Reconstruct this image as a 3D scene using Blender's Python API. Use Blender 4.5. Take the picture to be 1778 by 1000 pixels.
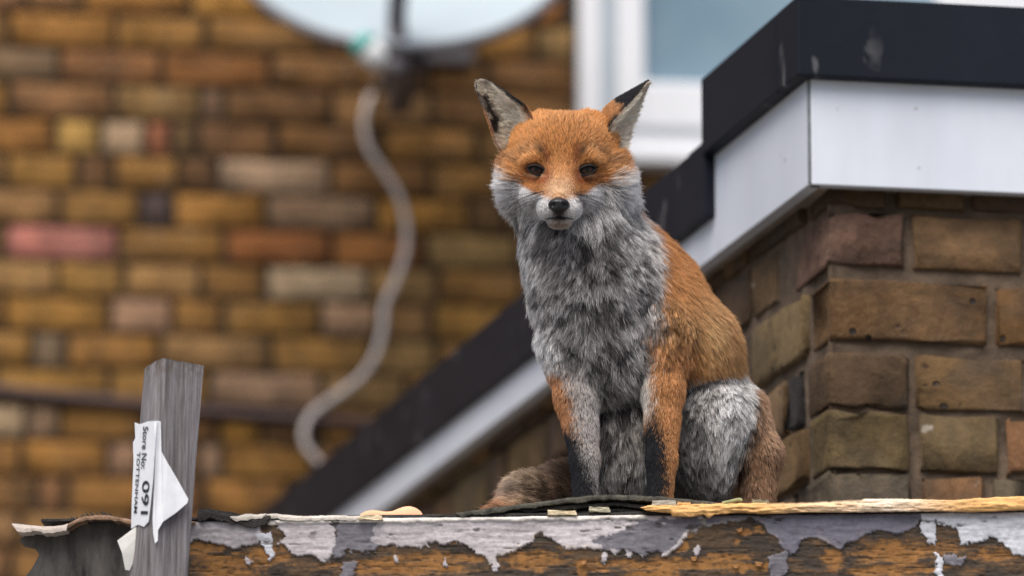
import bpy, bmesh, math, random
import numpy as np
from mathutils import Vector, Matrix, kdtree

for _o in list(bpy.data.objects):
    bpy.data.objects.remove(_o, do_unlink=True)
SC = bpy.context.scene
COL = SC.collection
RNG = np.random.default_rng(7)
random.seed(7)

# ------------------------------------------------------------------ camera, sky, sun, exposure
PITCH = math.radians(12.0)
LENS = 200.0
FPX = LENS / 36.0 * 1778.0
CAM = Vector((0.0, 0.0, 1.6))
cam_data = bpy.data.cameras.new('camera')
cam_data.lens = LENS
cam_data.sensor_width = 36.0
cam_data.sensor_fit = 'HORIZONTAL'
cam_data.clip_start = 0.1
cam_data.clip_end = 1000.0
cam_data.dof.use_dof = True
cam_data.dof.focus_distance = 6.38
cam_data.dof.aperture_fstop = 4.0
camera = bpy.data.objects.new('camera', cam_data)
camera.location = CAM
camera.rotation_euler = (math.radians(90) + PITCH, 0, 0)
COL.objects.link(camera)
SC.camera = camera

SUN_ELEV, SUN_ROT = math.radians(60), math.radians(200)   # sun_rotation: compass, from +Y clockwise
world = bpy.data.worlds.new('World')
SC.world = world
world.use_nodes = True
wn = world.node_tree
sky = wn.nodes.new('ShaderNodeTexSky')
sky.sky_type = 'NISHITA'
sky.sun_disc = False
sky.sun_elevation = SUN_ELEV
sky.sun_rotation = SUN_ROT
sky.air_density = 1.0
sky.dust_density = 5.0
sky.ozone_density = 1.0
wbg = wn.nodes['Background']
wbg.inputs['Strength'].default_value = 0.06
wn.links.new(sky.outputs['Color'], wbg.inputs['Color'])

sun_data = bpy.data.lights.new('sun', 'SUN')
sun_data.energy = 1.5
sun_data.angle = math.radians(60)
sun_data.color = (1.0, 0.96, 0.9)
sun = bpy.data.objects.new('sun', sun_data)
_sd = Vector((math.sin(SUN_ROT) * math.cos(SUN_ELEV), math.cos(SUN_ROT) * math.cos(SUN_ELEV), math.sin(SUN_ELEV)))
sun.rotation_euler = _sd.to_track_quat('Z', 'Y').to_euler()
sun.location = (0, 0, 20)
COL.objects.link(sun)

SC.view_settings.view_transform = 'Standard'
SC.view_settings.look = 'None'
SC.view_settings.exposure = 1.25
SC.view_settings.gamma = 1.0
SC.cycles.use_denoising = True
SC.cycles.denoising_prefilter = 'NONE'
SC.cycles.max_bounces = 8
SC.cycles.diffuse_bounces = 3
SC.cycles.glossy_bounces = 3
SC.cycles.transparent_max_bounces = 8
SC.cycles_curves.shape = 'RIBBONS'
SC.cycles_curves.subdivisions = 1

# ------------------------------------------------------------------ helpers
CP, SP = math.cos(PITCH), math.sin(PITCH)
FWD = Vector((0, CP, SP)); UPV = Vector((0, -SP, CP)); RGT = Vector((1, 0, 0))

def ray(u, v):
    return FWD + RGT * ((u - 889.0) / FPX) + UPV * ((500.0 - v) / FPX)

def P(u, v, d):
    """world point seen at photo position (u, v) at distance d along the view axis"""
    return CAM + ray(u, v) * d

def hit(u, v, p0, n):
    r = ray(u, v)
    return CAM + r * ((p0 - CAM).dot(n) / r.dot(n))

def lin(c):
    return tuple(((x / 255.0) / 12.92 if x / 255.0 <= 0.04045 else ((x / 255.0 + 0.055) / 1.055) ** 2.4) for x in c)

def hsh(ix, iy, iz, seed):
    h = (ix.astype(np.int64) * 374761393 + iy.astype(np.int64) * 668265263 + iz.astype(np.int64) * 1442695041 + seed * 974711) & 0x7fffffff
    h = ((h ^ (h >> 13)) * 1274126177) & 0x7fffffff
    h = (h ^ (h >> 16)) & 0xffff
    return h / 65535.0

def vnoise(p, scale, seed=0):
    """value noise 0..1 at points p (n,3)"""
    q = np.asarray(p, dtype=np.float64) / scale
    i = np.floor(q); f = q - i
    f = f * f * (3 - 2 * f)
    i = i.astype(np.int64)
    out = 0
    for dx in (0, 1):
        for dy in (0, 1):
            for dz in (0, 1):
                w = (f[:, 0] if dx else 1 - f[:, 0]) * (f[:, 1] if dy else 1 - f[:, 1]) * (f[:, 2] if dz else 1 - f[:, 2])
                out = out + w * hsh(i[:, 0] + dx, i[:, 1] + dy, i[:, 2] + dz, seed)
    return out

def fbm(p, scale, seed=0, octv=4):
    a, t, s = 0.0, 0.0, 1.0
    for k in range(octv):
        a = a + s * vnoise(p, scale / 2 ** k, seed + k * 17); t += s; s *= 0.55
    return a / t

def mesh_from(name, verts, faces, smooth=False):
    me = bpy.data.meshes.new(name)
    me.from_pydata([tuple(v) for v in verts], [], [tuple(f) for f in faces])
    me.update()
    if smooth:
        me.polygons.foreach_set('use_smooth', [True] * len(me.polygons))
    return me

def new_obj(name, me, mat=None, parent=None, kind=None):
    o = bpy.data.objects.new(name, me)
    COL.objects.link(o)
    if mat is not None and hasattr(me, 'materials') and len(me.materials) == 0:
        me.materials.append(mat)
    if parent is not None:
        adopt(o, parent)
    if kind:
        o['kind'] = kind
    return o

ORIGIN = {}
def adopt(o, parent):
    o.parent = parent
    o.matrix_parent_inverse = Matrix.Translation(-ORIGIN.get(parent.name, Vector((0, 0, 0))))

def thing(name, label, cat, loc=(0, 0, 0), group=None):
    o = bpy.data.objects.new(name, None)
    COL.objects.link(o)
    o.empty_display_size = 0.05
    o.location = loc
    ORIGIN[o.name] = Vector(loc)
    tag(o, label, cat, group)
    return o

def tag(o, label, cat, group=None):
    o['label'] = label; o['category'] = cat
    if group: o['group'] = group
    return o

def box_pts(o, ex, ey, ez):
    """8 corners from an origin corner and three edge vectors"""
    return [o, o + ex, o + ex + ey, o + ey, o + ez, o + ex + ez, o + ex + ey + ez, o + ey + ez]
BOXF = [(0, 3, 2, 1), (4, 5, 6, 7), (0, 1, 5, 4), (1, 2, 6, 5), (2, 3, 7, 6), (3, 0, 4, 7)]

def box_mesh(name, boxes, bevel=0.0):
    vs, fs = [], []
    for b in boxes:
        k = len(vs); vs += b; fs += [tuple(i + k for i in f) for f in BOXF]
    me = mesh_from(name, vs, fs)
    bm = bmesh.new(); bm.from_mesh(me)
    bmesh.ops.recalc_face_normals(bm, faces=bm.faces)
    if bevel > 0:
        bmesh.ops.bevel(bm, geom=list(bm.edges), offset=bevel, segments=2, profile=0.6, affect='EDGES')
    bm.to_mesh(me); bm.free()
    return me

def tube_mesh(name, pts, rad, seg=10, caps=True):
    pts = [Vector(p) for p in pts]
    if not hasattr(rad, '__len__'): rad = [rad] * len(pts)
    vs, fs = [], []
    n0 = None
    for i, p in enumerate(pts):
        t = (pts[min(i + 1, len(pts) - 1)] - pts[max(i - 1, 0)]).normalized()
        if n0 is None:
            n0 = t.orthogonal().normalized()
        n0 = (n0 - t * n0.dot(t)).normalized()
        b = t.cross(n0)
        for k in range(seg):
            a = 2 * math.pi * k / seg
            vs.append(p + (n0 * math.cos(a) + b * math.sin(a)) * rad[i])
    for i in range(len(pts) - 1):
        for k in range(seg):
            a = i * seg + k; c = i * seg + (k + 1) % seg
            fs.append((a, c, c + seg, a + seg))
    if caps:
        fs.append(tuple(range(seg))[::-1]); fs.append(tuple(range(len(vs) - seg, len(vs))))
    return mesh_from(name, vs, fs, True)

def spline(pts, n):
    """Catmull-Rom through points"""
    pts = [Vector(p) for p in pts]
    q = [pts[0] * 2 - pts[1]] + pts + [pts[-1] * 2 - pts[-2]]
    out = []
    for i in range(1, len(q) - 2):
        for k in range(n):
            t = k / n
            a, b, c, d = q[i - 1], q[i], q[i + 1], q[i + 2]
            out.append(0.5 * ((2 * b) + (c - a) * t + (2 * a - 5 * b + 4 * c - d) * t * t + (3 * b - a - 3 * c + d) * t ** 3))
    out.append(pts[-1])
    return out

# ------------------------------------------------------------------ materials
def mat_new(name):
    m = bpy.data.materials.new(name); m.use_nodes = True
    nt = m.node_tree
    return m, nt, nt.nodes['Principled BSDF']

def nd(nt, t, **kw):
    n = nt.nodes.new(t)
    for k, v in kw.items(): setattr(n, k, v)
    return n

def ramp(nt, stops, fac=None, interp='LINEAR'):
    r = nd(nt, 'ShaderNodeValToRGB'); e = r.color_ramp.elements; r.color_ramp.interpolation = interp
    while len(e) < len(stops): e.new(0.5)
    for x, (p, c) in zip(e, stops):
        x.position = p; x.color = (*c, 1) if len(c) == 3 else c
    if fac is not None: nt.links.new(fac, r.inputs[0])
    return r

def noise(nt, vec, scale, detail=5, rough=0.6, dist=0.0):
    n = nd(nt, 'ShaderNodeTexNoise'); n.inputs['Scale'].default_value = scale
    n.inputs['Detail'].default_value = detail; n.inputs['Roughness'].default_value = rough
    n.inputs['Distortion'].default_value = dist
    if vec is not None: nt.links.new(vec, n.inputs['Vector'])
    return n

def mixc(nt, fac, a, b, mode='MIX'):
    m = nd(nt, 'ShaderNodeMix', data_type='RGBA', blend_type=mode)
    for s, x in ((0, fac), (6, a), (7, b)):
        if isinstance(x, (int, float)): m.inputs[s].default_value = x
        elif isinstance(x, tuple): m.inputs[s].default_value = (*x, 1) if len(x) == 3 else x
        else: nt.links.new(x, m.inputs[s])
    return m.outputs[2]

def bump(nt, h, strength, dist, bs):
    b = nd(nt, 'ShaderNodeBump'); b.inputs['Strength'].default_value = strength; b.inputs['Distance'].default_value = dist
    nt.links.new(h, b.inputs['Height']); nt.links.new(b.outputs[0], bs.inputs['Normal'])
    return b

def coords(nt, kind='Object', scale=(1, 1, 1), rnd=False):
    tc = nd(nt, 'ShaderNodeTexCoord'); mp = nd(nt, 'ShaderNodeMapping'); mp.inputs['Scale'].default_value = scale
    nt.links.new(tc.outputs[kind], mp.inputs['Vector'])
    if rnd:
        oi = nd(nt, 'ShaderNodeObjectInfo'); m = nd(nt, 'ShaderNodeMath', operation='MULTIPLY'); m.inputs[1].default_value = 50.0
        nt.links.new(oi.outputs['Random'], m.inputs[0])
        cx = nd(nt, 'ShaderNodeCombineXYZ')
        for k in range(3): nt.links.new(m.outputs[0], cx.inputs[k])
        nt.links.new(cx.outputs[0], mp.inputs['Location'])
    return mp.outputs[0]

def mat_plain(name, col, rough=0.6, var=0.15, scale=8.0, bmp=0.0, bscale=60.0, kind='Object', stretch=(1, 1, 1), metallic=0.0, spec=0.5):
    m, nt, bs = mat_new(name)
    v = coords(nt, kind, stretch)
    n = noise(nt, v, scale, 6, 0.62)
    r = ramp(nt, [(0.3, tuple(c * (1 - var) for c in col)), (0.7, tuple(min(1, c * (1 + var)) for c in col))], n.outputs[0])
    nt.links.new(r.outputs[0], bs.inputs['Base Color'])
    bs.inputs['Roughness'].default_value = rough; bs.inputs['Metallic'].default_value = metallic
    bs.inputs['Specular IOR Level'].default_value = spec
    if bmp > 0:
        n2 = noise(nt, v, bscale, 5, 0.7)
        bump(nt, n2.outputs[0], bmp, 0.003, bs)
    return m

def mat_brick(name, dirt=0.5, lichen=0.0):
    """clay brick: the tint of each piece is its object colour"""
    m, nt, bs = mat_new(name)
    oi = nd(nt, 'ShaderNodeObjectInfo')
    v = coords(nt, 'Object', (1, 1, 1), True)
    n1 = noise(nt, v, 14, 6, 0.65, 0.4); n2 = noise(nt, v, 60, 6, 0.7); n3 = noise(nt, v, 7, 4, 0.6, 0.8)
    r1 = ramp(nt, [(0.25, (0.40, 0.38, 0.37)), (0.5, (1, 1, 1)), (0.75, (1.38, 1.32, 1.24))], n1.outputs[0])
    c = mixc(nt, 1.0, oi.outputs['Color'], r1.outputs[0], 'MULTIPLY')
    r2 = ramp(nt, [(0.3, (0.6, 0.58, 0.56)), (0.6, (1.12, 1.1, 1.08))], n2.outputs[0])
    c = mixc(nt, 0.8, c, r2.outputs[0], 'MULTIPLY')
    d = ramp(nt, [(0.48, (0, 0, 0)), (0.68, (1, 1, 1))], n3.outputs[0])
    dm = nd(nt, 'ShaderNodeMath', operation='MULTIPLY'); dm.inputs[1].default_value = dirt
    nt.links.new(d.outputs[0], dm.inputs[0])
    c = mixc(nt, dm.outputs[0], c, (0.055, 0.046, 0.038))
    n4 = noise(nt, v, 23, 3, 0.5, 0.3)
    s = ramp(nt, [(0.70, (0, 0, 0)), (0.745, (1, 1, 1))], n4.outputs[0])
    sm = nd(nt, 'ShaderNodeMath', operation='MULTIPLY'); sm.inputs[1].default_value = 0.35 + lichen
    nt.links.new(s.outputs[0], sm.inputs[0])
    c = mixc(nt, sm.outputs[0], c, (0.42, 0.38, 0.33))
    vo = nd(nt, 'ShaderNodeTexVoronoi'); vo.inputs['Scale'].default_value = 42; nt.links.new(v, vo.inputs['Vector'])
    pt = ramp(nt, [(0.0, (1, 1, 1)), (0.13, (1, 1, 1)), (0.2, (0, 0, 0))], vo.outputs['Distance'])
    n5 = noise(nt, v, 11, 2, 0.5)
    pk = ramp(nt, [(0.55, (0, 0, 0)), (0.62, (1, 1, 1))], n5.outputs[0])
    pits = mixc(nt, 1.0, pt.outputs[0], pk.outputs[0], 'MULTIPLY')
    c = mixc(nt, pits, c, (0.03, 0.026, 0.024))
    nt.links.new(c, bs.inputs['Base Color'])
    bs.inputs['Roughness'].default_value = 0.9; bs.inputs['Specular IOR Level'].default_value = 0.25
    h = mixc(nt, 0.45, n1.outputs[0], n2.outputs[0])
    h = mixc(nt, pits, h, (0, 0, 0))
    bump(nt, h, 1.0, 0.010, bs)
    return m

M = {}
M['brick_far'] = mat_brick('brick_far', 0.35)
M['brick_near'] = mat_brick('brick_near', 0.6, 0.25)
M['mortar_far'] = mat_plain('mortar_far', lin((54, 46, 38)), 0.95, 0.35, 9, 0.6, 80, spec=0.2)
M['mortar_near'] = mat_plain('mortar_near', lin((98, 84, 71)), 0.95, 0.5, 18, 1.0, 120, spec=0.2)
M['upvc'] = mat_plain('white_upvc', (0.78, 0.80, 0.84), 0.32, 0.04, 5)
M['gasket'] = mat_plain('grey_gasket', (0.42, 0.5, 0.56), 0.5, 0.1, 5)
M['concrete'] = mat_plain('concrete', (0.17, 0.165, 0.155), 0.9, 0.25, 3, 0.4, 60)
M['dish'] = mat_plain('pale_dish_paint', (0.36, 0.43, 0.48), 0.5, 0.06, 6)
M['dish_rim'] = mat_plain('grey_dish_rim', (0.10, 0.10, 0.11), 0.6, 0.2, 8)
M['metal'] = mat_plain('dull_grey_steel', (0.115, 0.105, 0.115), 0.55, 0.25, 20, metallic=0.3)
M['plastic_white'] = mat_plain('white_plastic', (0.85, 0.87, 0.87), 0.25, 0.05, 20)
M['plastic_teal'] = mat_plain('teal_plastic', (0.10, 0.42, 0.38), 0.35, 0.1, 20)
M['cable'] = mat_plain('dirty_white_cable', (0.62, 0.56, 0.53), 0.6, 0.18, 9)
M['cable_brown'] = mat_plain('brown_cable', (0.055, 0.030, 0.030), 0.6, 0.2, 9)

def mat_fascia_white():
    m, nt, bs = mat_new('white_fascia_board')
    v = coords(nt, 'Object')
    n = noise(nt, v, 3.0, 5, 0.6, 0.4); n2 = noise(nt, v, 55, 3, 0.5)
    n6 = noise(nt, coords(nt, 'Object', (1, 1, 0.12)), 16, 4, 0.6, 0.2)
    r = ramp(nt, [(0.3, (0.58, 0.63, 0.72)), (0.65, (0.70, 0.75, 0.83))], n.outputs[0])
    r6 = ramp(nt, [(0.35, (0.86, 0.85, 0.84)), (0.55, (1, 1, 1))], n6.outputs[0])
    s = ramp(nt, [(0.70, (0, 0, 0)), (0.76, (1, 1, 1))], n2.outputs[0])
    c = mixc(nt, 0.3, r.outputs[0], r6.outputs[0], 'MULTIPLY')
    c = mixc(nt, s.outputs[0], c, (0.36, 0.36, 0.37))
    nt.links.new(c, bs.inputs['Base Color']); bs.inputs['Roughness'].default_value = 0.42
    return m
def mat_trim_black():
    m, nt, bs = mat_new('black_roof_trim')
    v = coords(nt, 'Object'); v2 = coords(nt, 'Object', (1, 1, 0.35))
    n = noise(nt, v, 4.5, 5, 0.6, 0.3); n2 = noise(nt, v2, 26, 3, 0.5, 0.6); n3 = noise(nt, v2, 5, 2, 0.5)
    r = ramp(nt, [(0.3, (0.006, 0.0085, 0.0145)), (0.7, (0.0115, 0.015, 0.023))], n.outputs[0])
    s = ramp(nt, [(0.63, (0, 0, 0)), (0.70, (1, 1, 1))], n2.outputs[0])
    k = ramp(nt, [(0.46, (0, 0, 0)), (0.58, (0.8, 0.8, 0.8))], n3.outputs[0])
    f = mixc(nt, 1.0, s.outputs[0], k.outputs[0], 'MULTIPLY')
    c = mixc(nt, f, r.outputs[0], (0.16, 0.16, 0.17))
    nt.links.new(c, bs.inputs['Base Color']); bs.inputs['Roughness'].default_value = 0.55; bs.inputs['Specular IOR Level'].default_value = 0.13
    n4 = noise(nt, v, 160, 3, 0.6); bump(nt, n4.outputs[0], 0.15, 0.002, bs)
    return m
M['fascia'] = mat_fascia_white()
M['trim'] = mat_trim_black()
def mat_pane():
    m, nt, bs = mat_new('blue_grey_window_glass')
    v = coords(nt, 'Object'); n = noise(nt, v, 2.2, 3, 0.5, 0.5)
    r = ramp(nt, [(0.3, (0.13, 0.22, 0.29)), (0.7, (0.26, 0.36, 0.43))], n.outputs[0])
    nt.links.new(r.outputs[0], bs.inputs['Base Color']); bs.inputs['Roughness'].default_value = 0.08
    bs.inputs['Coat Weight'].default_value = 0.6; bs.inputs['Coat Roughness'].default_value = 0.03
    return m
M['pane'] = mat_pane()

# ------------------------------------------------------------------ bricks
def brick_mesh(name, L, H, Dp, seed, rough=0.0022, nx=6, nz=3):
    """one brick, front face towards local -Y, centred on its front face; worn, rounded arrises"""
    r = np.random.default_rng(seed)
    xs = np.concatenate([[-0.5], np.linspace(-0.5, 0.5, nx + 1)[1:-1], [0.5]]) * L
    xs[1] = -L / 2 + 0.004; xs[-2] = L / 2 - 0.004
    zs = np.array([-H / 2, -H / 2 + 0.004, H / 2 - 0.004, H / 2]) if nz == 3 else np.linspace(-H / 2, H / 2, nz + 1)
    V, F = [], []
    jl = r.normal(0, rough * 0.7, (len(xs), len(zs), 2))
    for i, x in enumerate(xs):
        for j, z in enumerate(zs):
            e = (i in (0, len(xs) - 1)) + (j in (0, len(zs) - 1))
            y = [0, 0.0018, 0.0045][e] + r.normal(0, rough * (0.6 if e == 0 else 1.0))
            V.append((x + jl[i, j, 0], y, z + jl[i, j, 1]))
    n = len(zs)
    for i in range(len(xs) - 1):
        for j in range(n - 1):
            F.append((i * n + j, (i + 1) * n + j, (i + 1) * n + j + 1, i * n + j + 1))
    loop = [i * n for i in range(len(xs))] + [(len(xs) - 1) * n + j for j in range(1, n)] + \
           [i * n + n - 1 for i in range(len(xs) - 2, -1, -1)] + [j for j in range(n - 2, 0, -1)]
    k = len(V)
    for q in loop: V.append((V[q][0], Dp, V[q][2]))
    m_ = len(loop)
    for a in range(m_):
        b = (a + 1) % m_
        F.append((loop[b], loop[a], k + a, k + b))
    me = mesh_from(name, V, F, True)
    return me

BRICK_H = 0.064
def brick_set(prefix, mat, rough):
    s = []
    for k in range(5):
        me = brick_mesh('brick', 0.215, BRICK_H, 0.05, 100 + k, rough); me.materials.append(mat); s.append(me)
    h = []
    for k in range(4):
        me = brick_mesh('brick', 0.103, BRICK_H, 0.05, 200 + k, rough, 4); me.materials.append(mat); h.append(me)
    return s, h

def put_brick(sets, parent, c, rz, length, col, k, proud=0.0, hs=1.0):
    s, h = sets
    long_ = length > 0.15
    me = (s if long_ else h)[k % (5 if long_ else 4)]
    o = bpy.data.objects.new('brick', me); COL.objects.link(o)
    o.location = c; o.rotation_euler = (0, 0, rz)
    o.scale = (length / (0.215 if long_ else 0.103), 1, hs)
    o.color = (*col, 1)
    adopt(o, parent)
    return o

# ================================================================== THE SETTING
Z = Vector((0, 0, 1))
gm = mesh_from('ground', [(-120, -120, 0), (120, -120, 0), (120, 120, 0), (-120, 120, 0)], [(0, 1, 2, 3)])
new_obj('ground', gm, M['concrete'], kind='structure')

# ------------------------------------------------------------------ brick house behind
HD = Vector((1, 0.11, 0)).normalized()          # along the wall
HN = Vector((0.11, -1, 0)).normalized()         # out of the wall
HP = P(889, 500, 11.8)
HRZ = math.atan2(HD.y, HD.x)
def hs(u, v): return (hit(u, v, HP, HN) - HP).dot(HD)
def hz(u, v): return hit(u, v, HP, HN).z
def hpt(s, z, out=0.0): return Vector((HP.x, HP.y, 0)) + HD * s + HN * out + Z * z

house = thing('brick_house', 'tall yellow and brown stock brick house wall with a white framed window', 'house', tuple(hpt(0, 0)))

WIN_L, WIN_R = hs(1003, 140), hs(1900, 20)
WIN_B, WIN_T = hz(1060, 276), hz(1060, 276) + 1.25
S0, S1, ZT = -3.2, 3.6, 6.4
core = [box_pts(hpt(a, b, -0.24), HD * (c - a), HN * 0.232, Z * (d - b)) for a, b, c, d in
        ((S0, 0, WIN_L, ZT), (WIN_R, 0, S1, ZT), (WIN_L, 0, WIN_R, WIN_B), (WIN_L, WIN_T, WIN_R, ZT))]
new_obj('wall', box_mesh('wall', core), M['mortar_far'], house)

FAR = brick_set('far', M['brick_far'], 0.0018)
BC = {'o': (176, 128, 62), 'O': (196, 142, 62), 'b': (134, 96, 58), 'd': (84, 62, 48), 't': (182, 146, 98),
      'r': (164, 100, 52), 'p': (206, 134, 124), 'c': (206, 184, 150), 'y': (216, 172, 96), 'g': (140, 126, 112),
      'k': (48, 46, 50), 'n': (50, 62, 78), 'R': (196, 112, 96), 'P': (206, 172, 146), 'm': (156, 114, 84)}
ROWS = {
 3: [(15, 'O'), (200, 'o'), (358, 'o'), (560, 'b'), (660, 'd'), (748, 'O'), (932, 't'), (1000, '')],
 2: [(-20, 'g'), (102, 'b'), (280, 'r'), (470, 'b'), (665, 'o'), (748, 'b'), (845, 'b'), (1000, '')],
 1: [(15, 'm'), (198, 't'), (348, 'g'), (388, 'd'), (575, 't'), (750, 'b'), (870, 'b'), (1000, '')],
 0: [(-30, 'O'), (96, 'y'), (175, 'c'), (252, 'R'), (298, 'k'), (345, 'd'), (480, 'b'), (665, 'o'), (830, 'b'), (1000, '')],
 -1: [(12, 'o'), (135, 'd'), (198, 'o'), (308, 'd'), (376, 'c'), (574, 'b'), (748, 'o'), (885, 'b'), (1000, '')],
 -2: [(-60, 't'), (102, 'o'), (243, 'n'), (300, 'O'), (462, 'g'), (652, 'O'), (815, 'd'), (880, 'b'), (1010, '')],
 -3: [(10, 'p'), (205, 'o'), (390, 'r'), (575, 'r'), (738, 't'), (900, 'o'), (1010, '')],
 -4: [(-40, 't'), (100, 'o'), (215, 't'), (350, 'o'), (462, 'c'), (640, 't'), (760, 'o'), (905, 'b'), (1010, '')],
 -5: [(6, 'O'), (192, 'P'), (300, 'o'), (388, 'O'), (555, 'P'), (655, 't'), (750, 'O'), (900, '')],
 -6: [(-70, 'o'), (55, 'g'), (115, 'O'), (276, 't'), (470, 'o'), (645, 't'), (760, 'o'), (900, '')],
 -7: [(-10, 'O'), (190, 'o'), (362, 'P'), (560, 't'), (705, 'o'), (850, '')],
 -8: [(-60, 'c'), (45, 'P'), (104, 'o'), (250, 'b'), (378, 'O'), (455, 'd'), (560, 'o'), (740, '')],
 -9: [(36, 'O'), (186, 'P'), (245, 'o'), (345, 'P'), (386, 'O'), (545, 'o'), (700, '')],
 -10: [(-40, 'b'), (65, 'm'), (116, 'o'), (300, 'b'), (355, 'O'), (500, 'o'), (650, '')],
}
ZC0 = hz(150, 237)
rr = random.Random(5)
def far_col(k):
    c = np.array(lin(BC[k])); m_ = np.array(lin((140, 104, 62)))
    w = 0.30 if k in 'pcyn' else 0.55
    return tuple((c + (m_ - c) * w) * 0.72)
def near_col(k):
    c = np.array(lin(NC[k])); m_ = np.array(lin((118, 94, 68)))
    w = 0.12 if k in ('bk',) else 0.38
    return tuple((c + (m_ - c) * w) * 0.66)
def jit(c, a=0.10):
    k = 1 + rr.uniform(-a, a)
    return tuple(max(0.005, x * k * (1 + rr.uniform(-0.05, 0.05))) for x in c)
UL, UR = -70, 1190
nb = 0
rest = []
def in_window(a, b, z):
    return b > WIN_L + 0.01 and a < WIN_R - 0.01 and WIN_B - 0.03 < z < WIN_T + 0.03
kmin, kmax = -12, 5
for k in range(int(-ZC0 / 0.075) + 1, int((ZT - ZC0) / 0.075)):
    z = ZC0 + k * 0.075
    vrow = 237 - k * 62.5
    segs = []
    near = kmin <= k <= kmax
    if k in ROWS:
        row = ROWS[k]
        for (u0, c), (u1, _) in zip(row[:-1], row[1:]):
            segs.append((hs(u0, vrow), hs(u1, vrow), c))
        a = segs[0][0]
    else:
        a = S0 + rr.uniform(0, 0.2)
        segs = []
    # random fill both ways
    left = []
    x = a
    q = 0
    while x > S0 + 0.12 and segs:
        L = 0.225 if (q % 3) else 0.1125
        left.append((x - L, x, rr.choice('oobtOmd'))); x -= L; q += 1
    x = segs[-1][1] if segs else a
    right = []
    q = rr.randint(0, 2)
    while x < S1 - 0.12:
        L = 0.225 if (q % 3) else 0.1125
        right.append((x, x + L, rr.choice('oobtOmdr'))); x += L; q += 1
    for a, b, c in left[::-1] + segs + right:
        pieces = [(a, b)]
        if in_window(a, b, z):
            pieces = []
            if a < WIN_L - 0.03: pieces.append((a, WIN_L - 0.004))
            if b > WIN_R + 0.03: pieces.append((WIN_R + 0.004, b))
        for a2, b2 in pieces:
            L = b2 - a2 - 0.015
            if L < 0.025: continue
            ctr = hpt((a2 + b2) / 2, z, rr.uniform(-0.002, 0.002))
            vis = near and hs(UL, vrow) < b2 and a2 < hs(UR, vrow) and not (a2 > hs(1010, vrow) and k < -2)
            if vis:
                put_brick(FAR, house, ctr, HRZ + rr.uniform(-0.004, 0.004), L, jit(far_col(c)), rr.randint(0, 99)); nb += 1
            else:
                rest.append(box_pts(hpt(a2 + 0.0055, z - 0.032, -0.04), HD * L, HN * 0.04, Z * 0.064))
print('house bricks', nb, 'rest', len(rest))
def mat_rest():
    m, nt, bs = mat_new('brick_rest')
    g = nd(nt, 'ShaderNodeNewGeometry')
    r = ramp(nt, [(0, lin((84, 62, 48))), (0.25, lin((134, 96, 58))), (0.5, lin((176, 128, 62))), (0.75, lin((164, 110, 60))), (1, lin((186, 150, 100)))], g.outputs['Random Per Island'])
    v = coords(nt, 'Object'); n = noise(nt, v, 16, 6, 0.65)
    r2 = ramp(nt, [(0.3, (0.5, 0.5, 0.5)), (0.7, (1.2, 1.2, 1.2))], n.outputs[0])
    nt.links.new(mixc(nt, 1.0, r.outputs[0], r2.outputs[0], 'MULTIPLY'), bs.inputs['Base Color'])
    bs.inputs['Roughness'].default_value = 0.9
    bump(nt, n.outputs[0], 0.6, 0.005, bs)
    return m
M['brick_rest'] = mat_rest()
new_obj('brickwork', box_mesh('brickwork', rest), M['brick_rest'], house, kind='stuff')

# window
def wpt(u, v, out): return hit(u, v, HP + HN * out, HN)
win = bpy.data.objects.new('window', box_mesh('window', [
    box_pts(hpt(WIN_L, WIN_B, -0.07), HD * 0.048, HN * 0.10, Z * (WIN_T - WIN_B)),
    box_pts(hpt(WIN_R - 0.048, WIN_B, -0.07), HD * 0.048, HN * 0.10, Z * (WIN_T - WIN_B)),
    box_pts(hpt(WIN_L + 0.048, WIN_T - 0.05, -0.07), HD * (WIN_R - WIN_L - 0.096), HN * 0.10, Z * 0.05),
    box_pts(hpt(WIN_L + 0.048, WIN_B, -0.07), HD * (WIN_R - WIN_L - 0.096), HN * 0.10, Z * 0.06)], 0.004))
COL.objects.link(win); win.data.materials.append(M['upvc']); adopt(win, house)
ORIGIN[win.name] = Vector((0, 0, 0))
def sub(o, parent):
    o.parent = parent; o.matrix_parent_inverse = Matrix.Identity(4)
    # the parent sits at its own thing's origin shift; undo nothing since meshes are in world units
    return o
def under(name, me, mat, parent, kind=None):
    """a sub-part: its mesh is in world units like its part's mesh"""
    o = bpy.data.objects.new(name, me); COL.objects.link(o)
    if mat is not None and len(me.materials) == 0: me.materials.append(mat)
    o.parent = parent
    if kind: o['kind'] = kind
    return o
PL, PB = WIN_L + 0.136, WIN_B + 0.158
gk = [box_pts(hpt(WIN_L + 0.048, WIN_B + 0.06, -0.06), HD * 0.030, HN * 0.07, Z * (WIN_T - WIN_B - 0.11))]
under('reveal', box_mesh('reveal', gk, 0.003), M['gasket'], win)
SR = hs(1622, 20)
sash = [box_pts(hpt(WIN_L + 0.078, WIN_B + 0.06, -0.05), HD * 0.058, HN * 0.095, Z * (WIN_T - WIN_B - 0.11)),
        box_pts(hpt(PL, WIN_B + 0.06, -0.05), HD * (SR - PL), HN * 0.095, Z * (PB - WIN_B - 0.06)),
        box_pts(hpt(SR, WIN_B + 0.06, -0.05), HD * (WIN_R - 0.048 - SR), HN * 0.095, Z * (WIN_T - WIN_B - 0.11)),
        box_pts(hpt(PL, WIN_T - 0.11, -0.05), HD * (SR - PL), HN * 0.095, Z * 0.06)]
under('sash', box_mesh('sash', sash, 0.006), M['upvc'], win)
under('pane', box_mesh('pane', [box_pts(hpt(PL - 0.01, PB - 0.01, -0.02), HD * (SR - PL + 0.02), HN * 0.024, Z * (WIN_T - WIN_B - 0.26))]), M['pane'], win)
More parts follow.
